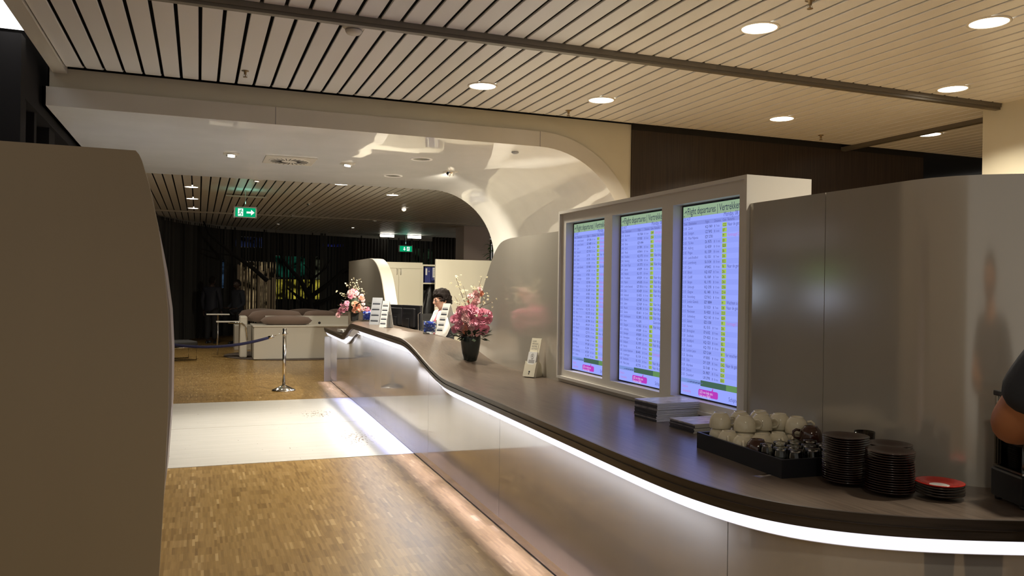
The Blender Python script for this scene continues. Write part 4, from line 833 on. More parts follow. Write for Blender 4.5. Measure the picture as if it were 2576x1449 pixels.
# ------------------------------------------------------------------ magazines
covers = [mat('cover_dark', (0.05, 0.045, 0.05), 0.3), mat('cover_mid', (0.28, 0.26, 0.28), 0.3, var=0.6, vscale=(9, 30, 1)), mat('cover_pale', (0.55, 0.53, 0.55), 0.3, var=0.5, vscale=(12, 25, 1))]
def mag_stack(x, y, rz, n, th, label, group, w=0.30, d=0.225):
    meshes = []
    for q in range(3):
        pr = []  # curved section: spine low at -x side, bulging
        mb = MB(); xs_ = [-w / 2 + w * i / 6 for i in range(7)]; hz = [th * (1.0 if i < 2 else 1 - 0.05 * (i - 1)) for i in range(7)]
        rows = [[(xs_[i], yy_, hz[i] * tt) for i in range(7)] for yy_, tt in ((-d / 2, 0.06), (-d / 2, 0.94), (d / 2, 0.94), (d / 2, 0.06))]
        mb.grid(rows[0:2], 0, False); mb.grid(rows[2:4], 0, False); mb.add([rows[0][0], rows[1][0], rows[2][0], rows[3][0]], [(0, 1, 2, 3)], 1); mb.add([rows[0][-1], rows[1][-1], rows[2][-1], rows[3][-1]], [(0, 1, 2, 3)], 0)
        top = [[(xs_[i], yy_, hz[i]) for i in range(7)] for yy_ in (-d / 2, d / 2)]; bot = [[(xs_[i], yy_, 0) for i in range(7)] for yy_ in (-d / 2, d / 2)]
        mb.grid(top, 1, False); mb.grid(bot, 1, False); meshes.append(mb.mesh('magazine', [MT['paper'], covers[q]]))
    for k in range(n):
        o = bpy.data.objects.new('magazine', meshes[2 if k == n - 1 else (0 if random.random() < 0.7 else 1)]); C.objects.link(o)
        o.location = (x + random.uniform(-.003, .003), y + random.uniform(-.004, .004), 0.9005 + k * th); o.rotation_euler = (0, 0, rz + random.uniform(-.012, .012))
        tag(o, 'topmost ' + label if k == n - 1 else label, 'magazine', group)
mag_stack(2.575, 4.085, math.radians(4), 17, 0.0062, 'magazine in the tall stack below the screens', 'tall magazine stack')
mag_stack(2.575, 3.70, math.radians(2), 8, 0.0062, 'magazine in the low stack beside the cup tray', 'low magazine stack')

# ------------------------------------------------------------------ tray with cups and glasses
TR = math.radians(-3.5); TC = Vector((2.425, 2.93, 0.9))
def tw(a, b, z): v = Matrix.Rotation(TR, 3, 'Z') @ Vector((a, b, 0)); return (TC.x + v.x, TC.y + v.y, z)
tr = empty('serving_tray', tuple(TC), TR, 'black deep serving tray full of cups and glasses', 'tray')
tw_, td = 0.215, 0.325
MB().box(-tw_, tw_, -td, td, 0.0, 0.012).build('base', MT['tray'], tr)
MB().box(-tw_ + 0.013, tw_ - 0.013, -td + 0.013, td - 0.013, 0.0125, 0.036).build('liner', MT['tray'], tr)
for a in (-1, 1):
    MB().box(min(a * tw_, a * (tw_ - 0.012)), max(a * tw_, a * (tw_ - 0.012)), -td, td, 0.012, 0.075).build('side', MT['tray'], tr)
    MB().box(-tw_ + 0.012, tw_ - 0.012, min(a * td, a * (td - 0.012)), max(a * td, a * (td - 0.012)), 0.012, 0.075).build('side', MT['tray'], tr)
def cup_tree(m):
    t = empty('coffee_cup', (0, 0, 0))
    # upside-down: rim at z=0, foot at the top
    MB().lathe([(0.0445, 0.0), (0.0455, 0.003), (0.0455, 0.02), (0.0435, 0.038), (0.037, 0.056), (0.028, 0.066), (0.0265, 0.071), (0.022, 0.071), (0.021, 0.067), (0.0, 0.067)], 28, cap=False).build('cup_body', m, t)
    MB().lathe([(0.0445, 0.0), (0.0415, 0.004), (0.040, 0.036), (0.030, 0.058), (0.0, 0.062)], 28, cap=False).build('cup_inside', m, t)
    pts = [(0.042, 0, 0.050), (0.056, 0, 0.054), (0.068, 0, 0.045), (0.069, 0, 0.030), (0.060, 0, 0.018), (0.045, 0, 0.014)]
    MB().tube(pts, [0.006, 0.006, 0.0055, 0.0055, 0.0055, 0.006], 10).build('handle', m, t)
    return t
protoc = cup_tree(MT['cup'])
used = [False]
ZB = 0.9365
def put_cup(a, b, z, rz, tilt=0.0, proto=protoc, flag=used, label='ivory cup upside down in the tray', group='ivory cups on the tray'):
    o = proto if not flag[0] else copy_tree(proto); flag[0] = True
    o.location = tw(a, b, z); o.rotation_euler = (tilt, 0, rz); o.scale = (1.10, 1.10, 1.02); tag(o, label, 'cup', group)
LU = 'ivory cup upside down on top of another cup in the tray'; LL = 'ivory cup upside down under another cup in the tray'; LS = 'single ivory cup upside down in the tray with no cup on it'
dbl = [(-0.135, 0.255), (-0.02, 0.262), (0.09, 0.265), (-0.075, 0.145), (0.03, 0.165), (0.13, 0.165), (0.145, 0.06)]
DN = ['pair at the tray corner nearest the magazines', 'second pair along the far end of the tray', 'pair in the far tray corner by the wall', 'pair at the front middle of the tray', 'pair in the middle of the cups', 'pair by the wall halfway along the tray', 'pair right beside the brown mug']
for k, (a, b) in enumerate(dbl):
    put_cup(a, b, ZB, -2.0 + random.uniform(-.5, .5), 0, label='lower ivory cup of the ' + DN[k], group='lower cups'); put_cup(a + 0.004, b + 0.003, ZB + 0.067, -0.9 + random.uniform(-.6, .4), random.uniform(-.07, .07), label='upper ivory cup of the ' + DN[k], group='upper cups')
for a, b, lb in ((-0.155, 0.15, 'at the front edge near the corner pair'), (-0.155, 0.03, 'at the front edge beside the small brown cup'), (-0.05, 0.045, 'behind the front edge next to the glasses'), (0.045, 0.055, 'in the middle row next to the glasses')): put_cup(a, b, ZB, -2.0 + random.uniform(-.3, .3), label='single ivory cup ' + lb, group='single cups')
pb = cup_tree(MT['browncup']); fb = [False]
put_cup(-0.150, -0.065, ZB, 0.6, 0, pb, fb, 'dark brown cup upside down among the glasses', None)
put_cup(0.15, -0.035, ZB + 0.04, 2.6, 0, pb, fb, 'large dark brown mug behind the glasses', None)
def glass_tree():
    t = empty('water_glass', (0, 0, 0))
    MB().lathe([(0.036, 0.0), (0.0355, 0.02), (0.031, 0.06), (0.028, 0.070), (0.0, 0.070), (0.0, 0.064), (0.026, 0.062), (0.029, 0.055), (0.0335, 0.02), (0.034, 0.0), (0.036, 0.0)], 24, cap=False).build('glass_wall', MT['glass'], t)
    return t
gp = glass_tree(); gi = 0
for a, b in ((-0.16, -0.15), (-0.08, -0.13), (0.0, -0.12), (0.08, -0.12), (-0.155, -0.235), (-0.075, -0.215), (0.005, -0.205), (0.085, -0.20), (-0.12, -0.285), (-0.035, -0.285), (0.05, -0.28), (0.13, -0.275)):
    o = gp if gi == 0 else copy_tree(gp); gi += 1; o.location = tw(a, b, ZB); tag(o, 'small clear glass upside down in the tray', 'glass', 'glasses on the tray')
pbm = bpy.data.objects.get('coffee_cup')
# clear carafe behind the plates
cf = empty('glass_tumbler', (2.66, 2.66, 0.9), 0, 'tall clear glass tumbler between tray and brown saucers', 'glass')
MB().lathe([(0.038, 0.0), (0.042, 0.16), (0.040, 0.16), (0.036, 0.012), (0.0, 0.01)], 28).build('glass_wall', MT['glass'], cf)

# ------------------------------------------------------------------ saucers
def saucer_mesh(m, R=0.087):
    pr = [(0.0, 0.0), (0.03, 0.0), (0.032, 0.003), (R * 0.7, 0.008), (R, 0.018), (R, 0.0205), (R * 0.96, 0.0205), (R * 0.68, 0.0115), (0.034, 0.007), (0.028, 0.0055), (0.0, 0.0055)]
    return MB().lathe(pr, 40, cap=False).mesh('saucer', m)
sm = saucer_mesh(MT['saucer'])
def stack(x, y, n, dz, me, label, group, z0=0.9005, jit=0.002):
    for k in range(n):
        lb = label.replace('dark', 'topmost dark', 1) if k == n - 1 and n > 5 else label
        o = bpy.data.objects.new('saucer', me); C.objects.link(o); o.location = (x + random.uniform(-jit, jit), y + random.uniform(-jit, jit), z0 + k * dz); tag(o, lb, 'saucer', group)
stack(2.383, 2.478, 20, 0.0089, sm, 'dark brown saucer in the tall stack touching the tray end', 'tall saucer stack')
stack(2.425, 2.300, 17, 0.0089, sm, 'dark brown saucer in the front right saucer stack', 'front right saucer stack')
stack(2.568, 2.440, 16, 0.0089, sm, 'dark brown saucer in the stack half hidden behind the others', 'rear saucer stack')
sd = saucer_mesh(MT['darksaucer'], 0.084)
stack(2.562, 2.200, 4, 0.0095, sd, 'dark saucer under the red saucer', 'small saucer stack')
rd = empty('red_saucer', (2.562, 2.200, 0.9005 + 4 * 0.0095), 0, 'glossy red saucer with a white centre on top of the small stack', 'saucer')
MB().lathe([(0.0, 0.0), (0.03, 0.0), (0.032, 0.003), (0.06, 0.008), (0.085, 0.018), (0.085, 0.0205), (0.081, 0.0205), (0.058, 0.0115), (0.034, 0.0075)], 40, cap=False).build('plate', MT['red'], rd)
MB().lathe([(0.034, 0.0075), (0.028, 0.006), (0.0, 0.006)], 32, cap=False).build('centre', MT['paper'], rd)

# ------------------------------------------------------------------ coffee machine at the right edge
cm = empty('coffee_grinder', (2.86, 1.99, 0.9), math.radians(-22), 'dark grey coffee grinder with a clear hopper at the right edge of the counter', 'machine')
MB().box(-0.16, 0.16, -0.09, 0.10, 0.012, 0.117).build('base', MT['machine'], cm, bevel=0.008)
for x in (-0.14, 0.14):
    for y in (-0.07, 0.08): MB().lathe([(0.012, 0), (0.014, 0.012)], 10, c=(x, y, 0)).build('foot', MT['black'], cm)
MB().lathe([(0.09, 0.12), (0.10, 0.14), (0.10, 0.17), (0.06, 0.19)], 24).build('collar', MT['black'], cm)
MB().box(-0.155, 0.155, -0.085, 0.09, 0.12, 0.127).build('top_plate', MT['steel'], cm)
mb = MB(); pr = [(-0.15, 0.127), (-0.155, 0.40), (0.155, 0.40), (0.15, 0.127)]
mb.box(-0.155, -0.150, -0.08, 0.085, 0.127, 0.38).box(0.150, 0.155, -0.08, 0.085, 0.127, 0.38).box(-0.15, 0.15, -0.08, -0.075, 0.127, 0.38).box(-0.15, 0.15, 0.08, 0.085, 0.127, 0.38); mb.build('hopper', MT['hopper'], cm)
MB().box(-0.16, 0.16, -0.085, 0.09, 0.38, 0.40).build('lid', MT['machine'], cm, bevel=0.004)
for x in (-0.09, 0.0, 0.09): MB().box(x - 0.018, x + 0.018, -0.093, -0.09, 0.075, 0.088).build('button', MT['steel'], cm)

# ------------------------------------------------------------------ people
def make_skin(name, joints, edges, m, parent, sub=2, root=0):
    me = bpy.data.meshes.new(name); me.from_pydata([j[0] for j in joints], edges, []); o = bpy.data.objects.new(name, me); C.objects.link(o)
    o.modifiers.new('skin', 'SKIN').use_smooth_shade = True
    if not me.skin_vertices:
        bpy.context.view_layer.objects.active = o; o.select_set(True)
        bpy.ops.mesh.customdata_skin_add()
        o.select_set(False)
    lay = me.skin_vertices[0].data
    for i, j in enumerate(joints):
        r = j[1] if isinstance(j[1], tuple) else (j[1], j[1]); lay[i].radius = r; lay[i].use_root = (i == root)
    s_ = o.modifiers.new('subsurf', 'SUBSURF'); s_.levels = sub; s_.render_levels = sub
    me.materials.append(m); o.parent = parent
    return o
def g(x, y, z, cx_, cy_, cz_, sx, sy, sz): return math.exp(-((x - cx_) / sx) ** 2 - ((y - cy_) / sy) ** 2 - ((z - cz_) / sz) ** 2)
def head_mesh(m):
    """head facing -Y, centre at origin, ~0.235 tall"""
    rows = []; nu, nv = 48, 40
    for i in range(nv + 1):
        ph = PI * i / nv; row = []
        for j in range(nu):
            th = 2 * PI * j / nu; x, y, z = math.sin(ph) * math.sin(th), -math.sin(ph) * math.cos(th), math.cos(ph)
            px, py, pz = x * 0.076, y * 0.096, z * 0.118
            t = max(0, -z); px *= 1 - 0.36 * t ** 1.6; py *= 1 - 0.15 * t if y < 0 else 1 - 0.5 * t
            if y > 0: py *= 1.06
            f = max(0, -y)
            py += -0.026 * g(x, 0, z, 0, 0, -0.17, 0.16, 1, 0.15) * f           # nose tip
            py += -0.012 * g(x, 0, z, 0, 0, 0.02, 0.12, 1, 0.16) * f            # bridge
            py += 0.009 * (g(x, 0, z, 0.36, 0, 0.05, 0.17, 1, 0.11) + g(x, 0, z, -0.36, 0, 0.05, 0.17, 1, 0.11)) * f   # eye sockets
            py += -0.006 * g(x, 0, z, 0, 0, 0.22, 0.5, 1, 0.1) * f               # brow
            py += -0.008 * g(x, 0, z, 0, 0, -0.46, 0.24, 1, 0.07) * f - 0.007 * g(x, 0, z, 0, 0, -0.58, 0.22, 1, 0.06) * f  # lips
            py += -0.014 * g(x, 0, z, 0, 0, -0.84, 0.3, 1, 0.14)                 # chin
            row.append((px, py, pz))
        rows.append(row)
    return rows
def person_head(parent, loc, rz, skinm, hairm, curly=True, glasses=False, tilt=0.0, scale=1.0):
    hd = MB().grid(head_mesh(0), close=True).build('head', skinm, parent); hd.location = loc; hd.rotation_euler = (tilt, 0, rz); hd.scale = (scale,) * 3
    for sx in (-1, 1):
        MB().lathe([(0.0, -0.006), (0.016, -0.004), (0.02, 0.002), (0.012, 0.006), (0, 0.003)], 14, c=(sx * 0.074, 0.012, -0.005), M=Matrix.Rotation(PI / 2 * sx, 3, 'Y') @ Matrix.Diagonal((1.7, 1.0, 1.0))).build('ear', skinm, hd)
        MB().lathe([(0.0, -0.011), (0.008, -0.008), (0.0115, 0), (0.008, 0.008), (0, 0.011)], 12, c=(sx * 0.029, -0.076, 0.006)).build('eye', MT['paper'], hd)
        MB().lathe([(0.0, -0.004), (0.005, -0.003), (0.005, 0.002), (0, 0.002)], 10, c=(sx * 0.029, -0.0865, 0.005), M=Matrix.Rotation(PI / 2, 3, 'X')).build('iris', MT['hair'], hd)
        MB().tube([(sx * 0.016, -0.093, 0.026), (sx * 0.03, -0.091, 0.031), (sx * 0.046, -0.081, 0.026)], [0.002, 0.003, 0.0015], 6).build('eyebrow', hairm, hd)
    MB().tube([(-0.02, -0.091, -0.060), (-0.008, -0.099, -0.057), (0, -0.0995, -0.059), (0.008, -0.099, -0.057), (0.02, -0.091, -0.060)], [0.002, 0.0045, 0.0045, 0.0045, 0.002], 8).build('lips', MT['lips'], hd)
    # hair: cap over skull with displaced tufts
    rows = []
    for i in range(25):
        ph = PI * 0.66 * i / 24; row = []
        for j in range(48):
            th = 2 * PI * j / 48; x, y, z = math.sin(ph) * math.sin(th), -math.sin(ph) * math.cos(th), math.cos(ph)
            n_ = noise.noise(Vector((x * 3.4, y * 3.4, z * 3.4))) * (0.020 if curly else 0.006) + noise.noise(Vector((x * 8, y * 8, z * 8))) * (0.014 if curly else 0.003)
            r = (1.0 if curly else 0.98)
            vol = (0.026 if curly else 0.010) + n_
            lowfront = max(0, -y) * max(0, 0.62 - z)
            if y < -0.1 and z < 0.50 + 0.2 * (1 - abs(x)): vol -= 0.06 * min(1, (-y - 0.1) * 2.5) * min(1, (0.55 - z) * 3 if z < 0.55 else 0)
            if abs(x) > 0.55 and z < 0.12 and y < 0.3: vol -= 0.022 * min(1, (0.12 - z) * 4)
            row.append((x * (0.078 + vol) * r, y * (0.098 + vol) + 0.006, z * (0.118 + vol * 1.1) + 0.004))
        rows.append(row)
    MB().grid(rows, close=True).build('hair', hairm, hd)
    if curly:
        mb = MB(); random.seed(5)
        for k in range(150):
            d = Vector((random.gauss(0, 1), random.gauss(0.25, 1), abs(random.gauss(0.5, 0.8)))).normalized()
            if d.y < -0.55 and d.z < 0.55: continue
            c = Vector((d.x * 0.092, d.y * 0.112 + 0.006, d.z * 0.136)); r_ = random.uniform(0.010, 0.020)
            mb.lathe([(0.0, -r_), (r_ * 0.8, -r_ * 0.6), (r_, 0), (r_ * 0.75, r_ * 0.65), (0, r_)], 8, c=c, cap=False)
        mb.build('curls', hairm, hd)
    if glasses:
        mb = MB()
        for sx in (-1, 1):
            mb.tube([(sx * 0.031 + 0.024 * math.cos(2 * PI * k / 20), -0.100 + 0.006 * abs(math.cos(2 * PI * k / 20)), 0.0 + 0.015 * math.sin(2 * PI * k / 20)) for k in range(21)], 0.0016, 6)
            mb.tube([(sx * 0.054, -0.094, 0.003), (sx * 0.074, -0.07, 0.005), (sx * 0.082, 0.01, 0.006)], 0.0018, 6)
        mb.tube([(-0.008, -0.104, 0.004), (0.008, -0.104, 0.004)], 0.0016, 6); mb.build('glasses', MT['black'], hd)
    return hd
def hand(parent, base, d, side, m, up=Vector((0, 0, 1)), curl=0.5, name='hand'):
    """skinned fingers as one object rooted in the palm; d = pointing direction, side = direction toward thumb"""
    d = Vector(d).normalized(); sd = Vector(side).normalized(); dn = d.cross(sd).normalized(); b = Vector(base)
    J = [(b, 0.026), (b + d * 0.045, (0.036, 0.018)), (b + d * 0.085, (0.038, 0.014))]; E = [(0, 1), (1, 2)]
    for off, L in ((0.028, 0.068), (0.009, 0.078), (-0.010, 0.072), (-0.028, 0.056)):
        p0 = b + d * 0.088 + sd * off; p1 = p0 + d * L * 0.5 + dn * L * 0.15 * curl; p2 = p1 + d * L * 0.35 + dn * L * 0.35 * curl; p3 = p2 + d * L * 0.12 + dn * L * 0.35 * curl
        k = len(J); J += [(p0, 0.0095), (p1, 0.0088), (p2, 0.008), (p3, 0.0065)]; E += [(2, k), (k, k + 1), (k + 1, k + 2), (k + 2, k + 3)]
    k = len(J); J += [(b + d * 0.035 + sd * 0.035, 0.012), (b + d * 0.065 + sd * 0.056, 0.0105), (b + d * 0.09 + sd * 0.062, 0.008)]; E += [(1, k), (k, k + 1), (k + 1, k + 2)]
    return make_skin(name, [(tuple(p), r) for p, r in J], E, m, parent, 2, 1)
def person(label, loc, rz, H, arms, skinm, topm, legm, hairm, head_rz=0.0, head_tilt=0.0, curly=False, glasses=False, sleeve=0.5, vest=None, scarf=None, hdrop=0.0, broad=1.0, arm=1.0):
    """local frame faces -Y. arms: dict L/R -> (elbow, wrist, handdir, thumbdir) in local coords"""
    k = H / 1.70; t = empty('person', loc, rz, label, 'person')
    hip, wst, chs, shl, nck = 0.90 * k, 1.05 * k, 1.22 * k, 1.385 * k, 1.44 * k; sw_ = 0.175 * k * broad
    J = [((0, 0, hip), (0.135 * k, 0.10 * k)), ((0, 0, wst), (0.12 * k * broad, 0.09 * k)), ((0, -0.005, chs), (0.14 * k * broad, 0.104 * k)), ((0, 0.01, shl - 0.02), (0.10 * k, 0.08 * k)), ((0, 0.005, nck + 0.015), 0.054 * k), ((0, -0.01, nck + 0.085 * k), 0.05 * k)]
    E = [(0, 1), (1, 2), (2, 3), (3, 4), (4, 5)]
    for s_, key in ((-1, 'L'), (1, 'R')):
        el, wr, hd, th = arms[key]; n = len(J); J += [((s_ * sw_, 0.01, shl), 0.062 * k), (tuple(Vector((s_ * sw_, 0.01, shl)).lerp(Vector(el), 0.5)), 0.047 * k * (1 + (arm - 1) * 0.6)), (el, 0.043 * k * arm), (tuple(Vector(el).lerp(Vector(wr), 0.5)), 0.040 * k * (1 + (arm - 1) * 0.8)), (wr, 0.030 * k * (1 + (arm - 1) * 0.3))]; E += [(3, n)] + [(n + q, n + q + 1) for q in range(4)]
        n = len(J); J += [((s_ * 0.085 * k, 0, hip - 0.06), 0.092 * k), ((s_ * 0.095 * k, -0.01, 0.48 * k), 0.058 * k), ((s_ * 0.10 * k, 0.02, 0.09 * k), 0.04 * k), ((s_ * 0.105 * k, -0.12, 0.04 * k), 0.035 * k)]; E += [(0, n), (n, n + 1), (n + 1, n + 2), (n + 2, n + 3)]
    make_skin('body', J, E, skinm, t)
    # top garment with sleeves
    J2 = [((0, 0, hip - 0.16), (0.20 * k, 0.16 * k)), ((0, 0, hip), (0.185 * k, 0.145 * k)), ((0, 0, wst + 0.02), (0.165 * k * broad, 0.135 * k)), ((0, -0.005, chs + 0.03), (0.178 * k * broad, 0.140 * k)), ((0, 0.01, shl - 0.015), (0.115 * k, 0.09 * k)), ((0, 0.008, nck - 0.005), 0.066 * k)]
    E2 = [(0, 1), (1, 2), (2, 3), (3, 4), (4, 5)]
    for s_, key in ((-1, 'L'), (1, 'R')):
        el, wr, hd, th = arms[key]; sh_ = Vector((s_ * sw_, 0.01, shl)); el = Vector(el); wr = Vector(wr); n = len(J2)
        J2 += [(tuple(sh_), 0.078 * k)]; E2 += [(4, n)]
        if sleeve <= 1: J2 += [(tuple(sh_.lerp(el, sleeve * 0.5)), 0.070 * k * (1 + (arm - 1) * 0.35)), (tuple(sh_.lerp(el, sleeve)), 0.068 * k * (1 + (arm - 1) * 0.5))]; E2 += [(n, n + 1), (n + 1, n + 2)]
        else: J2 += [(tuple(el), 0.056 * k), (tuple(el.lerp(wr, 0.93)), 0.042 * k)]; E2 += [(n, n + 1), (n + 1, n + 2)]
    make_skin('top', J2, E2, topm, t)
    if vest: make_skin('vest', [((0, 0, hip - 0.17), (0.21 * k, 0.17 * k)), ((0, 0.004, wst), (0.178 * k * broad, 0.148 * k)), ((0, 0.012, chs), (0.190 * k * broad, 0.148 * k)), ((0, 0.03, shl - 0.05), (0.15 * k, 0.085 * k))], [(0, 1), (1, 2), (2, 3)], vest, t)
    J3 = [((0, 0, hip + 0.06), (0.165 * k, 0.125 * k))]; E3 = []
    for s_ in (-1, 1):
        n = len(J3); J3 += [((s_ * 0.09 * k, 0, hip - 0.08), 0.105 * k), ((s_ * 0.097 * k, -0.005, 0.48 * k), 0.075 * k), ((s_ * 0.10 * k, 0.015, 0.08 * k), 0.062 * k)]; E3 += [(0, n), (n, n + 1), (n + 1, n + 2)]
    make_skin('trousers', J3, E3, legm, t)
    for s_ in (-1, 1):
        MB().grid([[(s_ * 0.105 * k + rx * math.cos(a), -0.07 + ry * math.sin(a), z) for a in [2 * PI * q / 20 for q in range(20)]] for z, rx, ry in ((0.0, 0.045, 0.14), (0.03, 0.05, 0.142), (0.06, 0.045, 0.11), (0.085, 0.03, 0.05), (0.09, 0.0, 0.0))], close=True).build('shoe', MT['black'], t)
    for s_, key in ((-1, 'L'), (1, 'R')):
        el, wr, hd, th = arms[key]; hand(t, wr, hd, th, skinm)
    if scarf: MB().tube([(0.058 * k * math.cos(a), 0.0 + 0.058 * k * math.sin(a), nck + 0.004 - 0.012 * math.sin(-a)) for a in [2 * PI * q / 16 for q in range(17)]], 0.012).tube([(0, -0.055, nck - 0.01), (0.005, -0.115, chs + 0.07), (0, -0.135, chs - 0.02)], [0.015, 0.018, 0.008]).build('scarf', scarf, t)
    person_head(t, (0, -0.025, H - 0.115 - hdrop), head_rz, skinm, hairm, curly, glasses, head_tilt)
    return t
# receptionist, facing the monitors (towards -X)
person('receptionist in white blouse and dark waistcoat with glasses, looking down behind the counter', (2.86, 9.72, 0.0), math.radians(-82), 1.60,
       dict(L=((-0.22, -0.10, 1.06), (-0.12, -0.20, 0.99), (0.1, -1, 0.0), (1, 0, 0)), R=((0.22, -0.10, 1.06), (0.12, -0.20, 0.99), (-0.1, -1, 0.0), (-1, 0, 0))),
       MT['skin'], MT['shirt'], MT['trousers'], MT['hair'], head_rz=math.radians(-4), head_tilt=math.radians(12), curly=True, glasses=True, sleeve=2, vest=MT['vest'], scarf=MT['pinkscarf'])
# customer at the right edge, elbow out over the counter
PCL = Vector((2.475, 1.575, 0)); PCR = math.radians(180)
def w2l(x, y, z): v = Matrix.Rotation(-PCR, 3, 'Z') @ (Vector((x, y, z)) - PCL); return (v.x, v.y, v.z)
# local frame faces -Y, turned by 180 deg so it faces +Y (the counter); its local +x is world -x
person('person in a dark navy t-shirt with a bent bare arm at the right edge', tuple(PCL), PCR, 1.84,
       dict(R=(w2l(2.30, 1.735, 1.25), w2l(2.54, 1.80, 1.225), Vector((-1, -0.4, 0)), Vector((0, -1, 0.4))), L=((-0.30, 0.0, 1.19), (-0.30, -0.20, 1.04), (0.0, -1, -0.5), (1, 0, 0.3))),
       MT['skin2'], MT['navy'], MT['trousers'], MT['hair'], sleeve=0.78, broad=1.05, arm=1.38)
# two dark figures by the far curtain
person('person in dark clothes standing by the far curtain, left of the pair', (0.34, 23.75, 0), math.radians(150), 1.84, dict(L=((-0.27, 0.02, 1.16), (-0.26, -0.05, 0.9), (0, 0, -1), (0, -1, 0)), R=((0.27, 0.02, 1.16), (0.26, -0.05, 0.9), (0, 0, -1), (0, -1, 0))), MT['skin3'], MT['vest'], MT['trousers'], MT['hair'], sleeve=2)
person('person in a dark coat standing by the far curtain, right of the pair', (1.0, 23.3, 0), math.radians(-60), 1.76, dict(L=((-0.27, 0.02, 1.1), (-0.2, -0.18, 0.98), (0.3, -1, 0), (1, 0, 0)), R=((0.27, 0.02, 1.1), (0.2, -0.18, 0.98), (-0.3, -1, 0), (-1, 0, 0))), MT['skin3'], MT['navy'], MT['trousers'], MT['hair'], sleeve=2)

# ------------------------------------------------------------------ rope barrier
def stanchion(x, y, label):
    t = empty('rope_post', (x, y, 0), 0, label, 'barrier post')
    MB().lathe([(0.0, 0.0), (0.178, 0.0), (0.18, 0.012), (0.172, 0.02), (0.10, 0.055), (0.055, 0.075), (0.04, 0.085)], 40).build('base', MT['chrome'], t)
    MB().lathe([(0.027, 0.08), (0.027, 0.92)], 24).build('pole', MT['chrome'], t)
    MB().lathe([(0.027, 0.86), (0.036, 0.885), (0.036, 0.90), (0.027, 0.91), (0.031, 0.96), (0.03, 0.972), (0.0, 0.975)], 24).build('cap', MT['chrome'], t)
    mb = MB(); mb.tube([(-0.03 - 0.02 + 0.018 * math.cos(a), 0.018 * math.sin(a), 0.885) for a in [2 * PI * q / 14 for q in range(15)]], 0.004, 6); mb.tube([(0.03 + 0.02 + 0.018 * math.cos(a), 0.018 * math.sin(a), 0.885) for a in [2 * PI * q / 14 for q in range(15)]], 0.004, 6); mb.build('hook_ring', MT['chrome'], t)
stanchion(1.255, 12.96, 'chrome rope barrier post standing on the parquet'); stanchion(-0.95, 12.96, 'chrome rope barrier post hidden behind the left partition')
rp = empty('barrier_rope', (0.15, 12.96, 0), 0, 'dark blue velvet rope sagging from the chrome post', 'rope')
pts = []
for k in range(25):
    u = k / 24; x = -0.90 + (1.19 + 0.90) * u; pts.append((x - 0.15, 0, 0.885 - 0.19 * (1 - ((u - 0.5) * 2) ** 2)))
MB().tube(pts[2:-2], 0.022, 12).build('velvet_rope', MT['rope'], rp)
for a, b in ((pts[22], pts[24]), (pts[2], pts[0])):
    a = Vector(a); b = Vector(b); MB().tube([a, a.lerp(b, 0.45)], 0.025, 12).tube([a.lerp(b, 0.45), b], 0.006, 8).build('rope_end', MT['chrome'], rp)

# ------------------------------------------------------------------ lounge seating
rug = MB().lathe([(0.0, 0.0), (1.0, 0.0), (1.0, 0.012), (0.97, 0.016), (0.0, 0.016)], 48, cap=False).build('rug', MT['rug']); rug.location = (2.2, 19.5, 0.0005); rug.scale = (1.65, 1.45, 1); tag(rug, 'round dark brown rug under the white bench', 'rug')
def roll(parent, x0, x1, y, z, rz_=0.14, name='cushion', dy=0.0, ry=0.18):
    rows = []; n = 20
    for i in range(15):
        t = i / 14; x = x0 + (x1 - x0) * t; e = min(1, math.sin(PI * min(max(t, 0.0), 1)) ** 0.28 if 0 < t < 1 else 0.0); e = max(e, 0.02)
        rows.append([(x, y + dy * t + ry * e * math.cos(2 * PI * j / n), z + rz_ * e * math.sin(2 * PI * j / n)) for j in range(n)])
    return MB().grid(rows, close=True).build(name, MT['cushion'], parent)
b1 = empty('lounge_bench', (1.9, 18.9, 0.017), 0, 'white box bench with brown roll cushions beyond the rope', 'bench')
MB().box(-0.77, 1.5, -0.58, 0.5, 0.0, 0.70).build('box_base', MT['whitelam'], b1, bevel=0.01)
MB().box(-0.79, 1.52, -0.60, 0.52, 0.70, 0.735).build('top_board', MT['whitelam'], b1, bevel=0.008)
MB().lathe([(0.0, 0.0), (0.03, 0.0), (0.03, 0.008), (0.0, 0.008)], 16, c=(0.66, -0.30, 0.78), M=Matrix.Rotation(PI / 2, 3, 'X')).build('socket', MT['black'], b1)
roll(b1, -0.62, 0.50, -0.28, 0.83, 0.115)
roll(b1, -0.85, 0.35, 0.25, 0.90, 0.16); roll(b1, 0.37, 1.12, 0.28, 0.92, 0.13); roll(b1, 1.1, 2.0, 0.1, 0.86, 0.17)
MB().box(-0.5, 1.5, -0.1, 0.0, 0.735, 0.93).build('back_ledge', MT['whitelam'], b1)
b2 = empty('curved_bench', (2.4, 21.6, 0), 0, 'long low bench with brown cushions along the far curtain', 'bench')
MB().box(-1.55, 3.2, -0.4, 0.4, 0.0, 0.62).build('box_base', MT['whitelam'], b2, bevel=0.01)
for x0, x1, y in ((-1.45, -0.35, 0.0), (-0.33, 0.75, 0.05), (0.77, 1.32, 0.1), (1.34, 2.4, 0.12), (2.42, 3.1, 0.15)): roll(b2, x0, x1, y, 0.86, 0.17, ry=0.22)
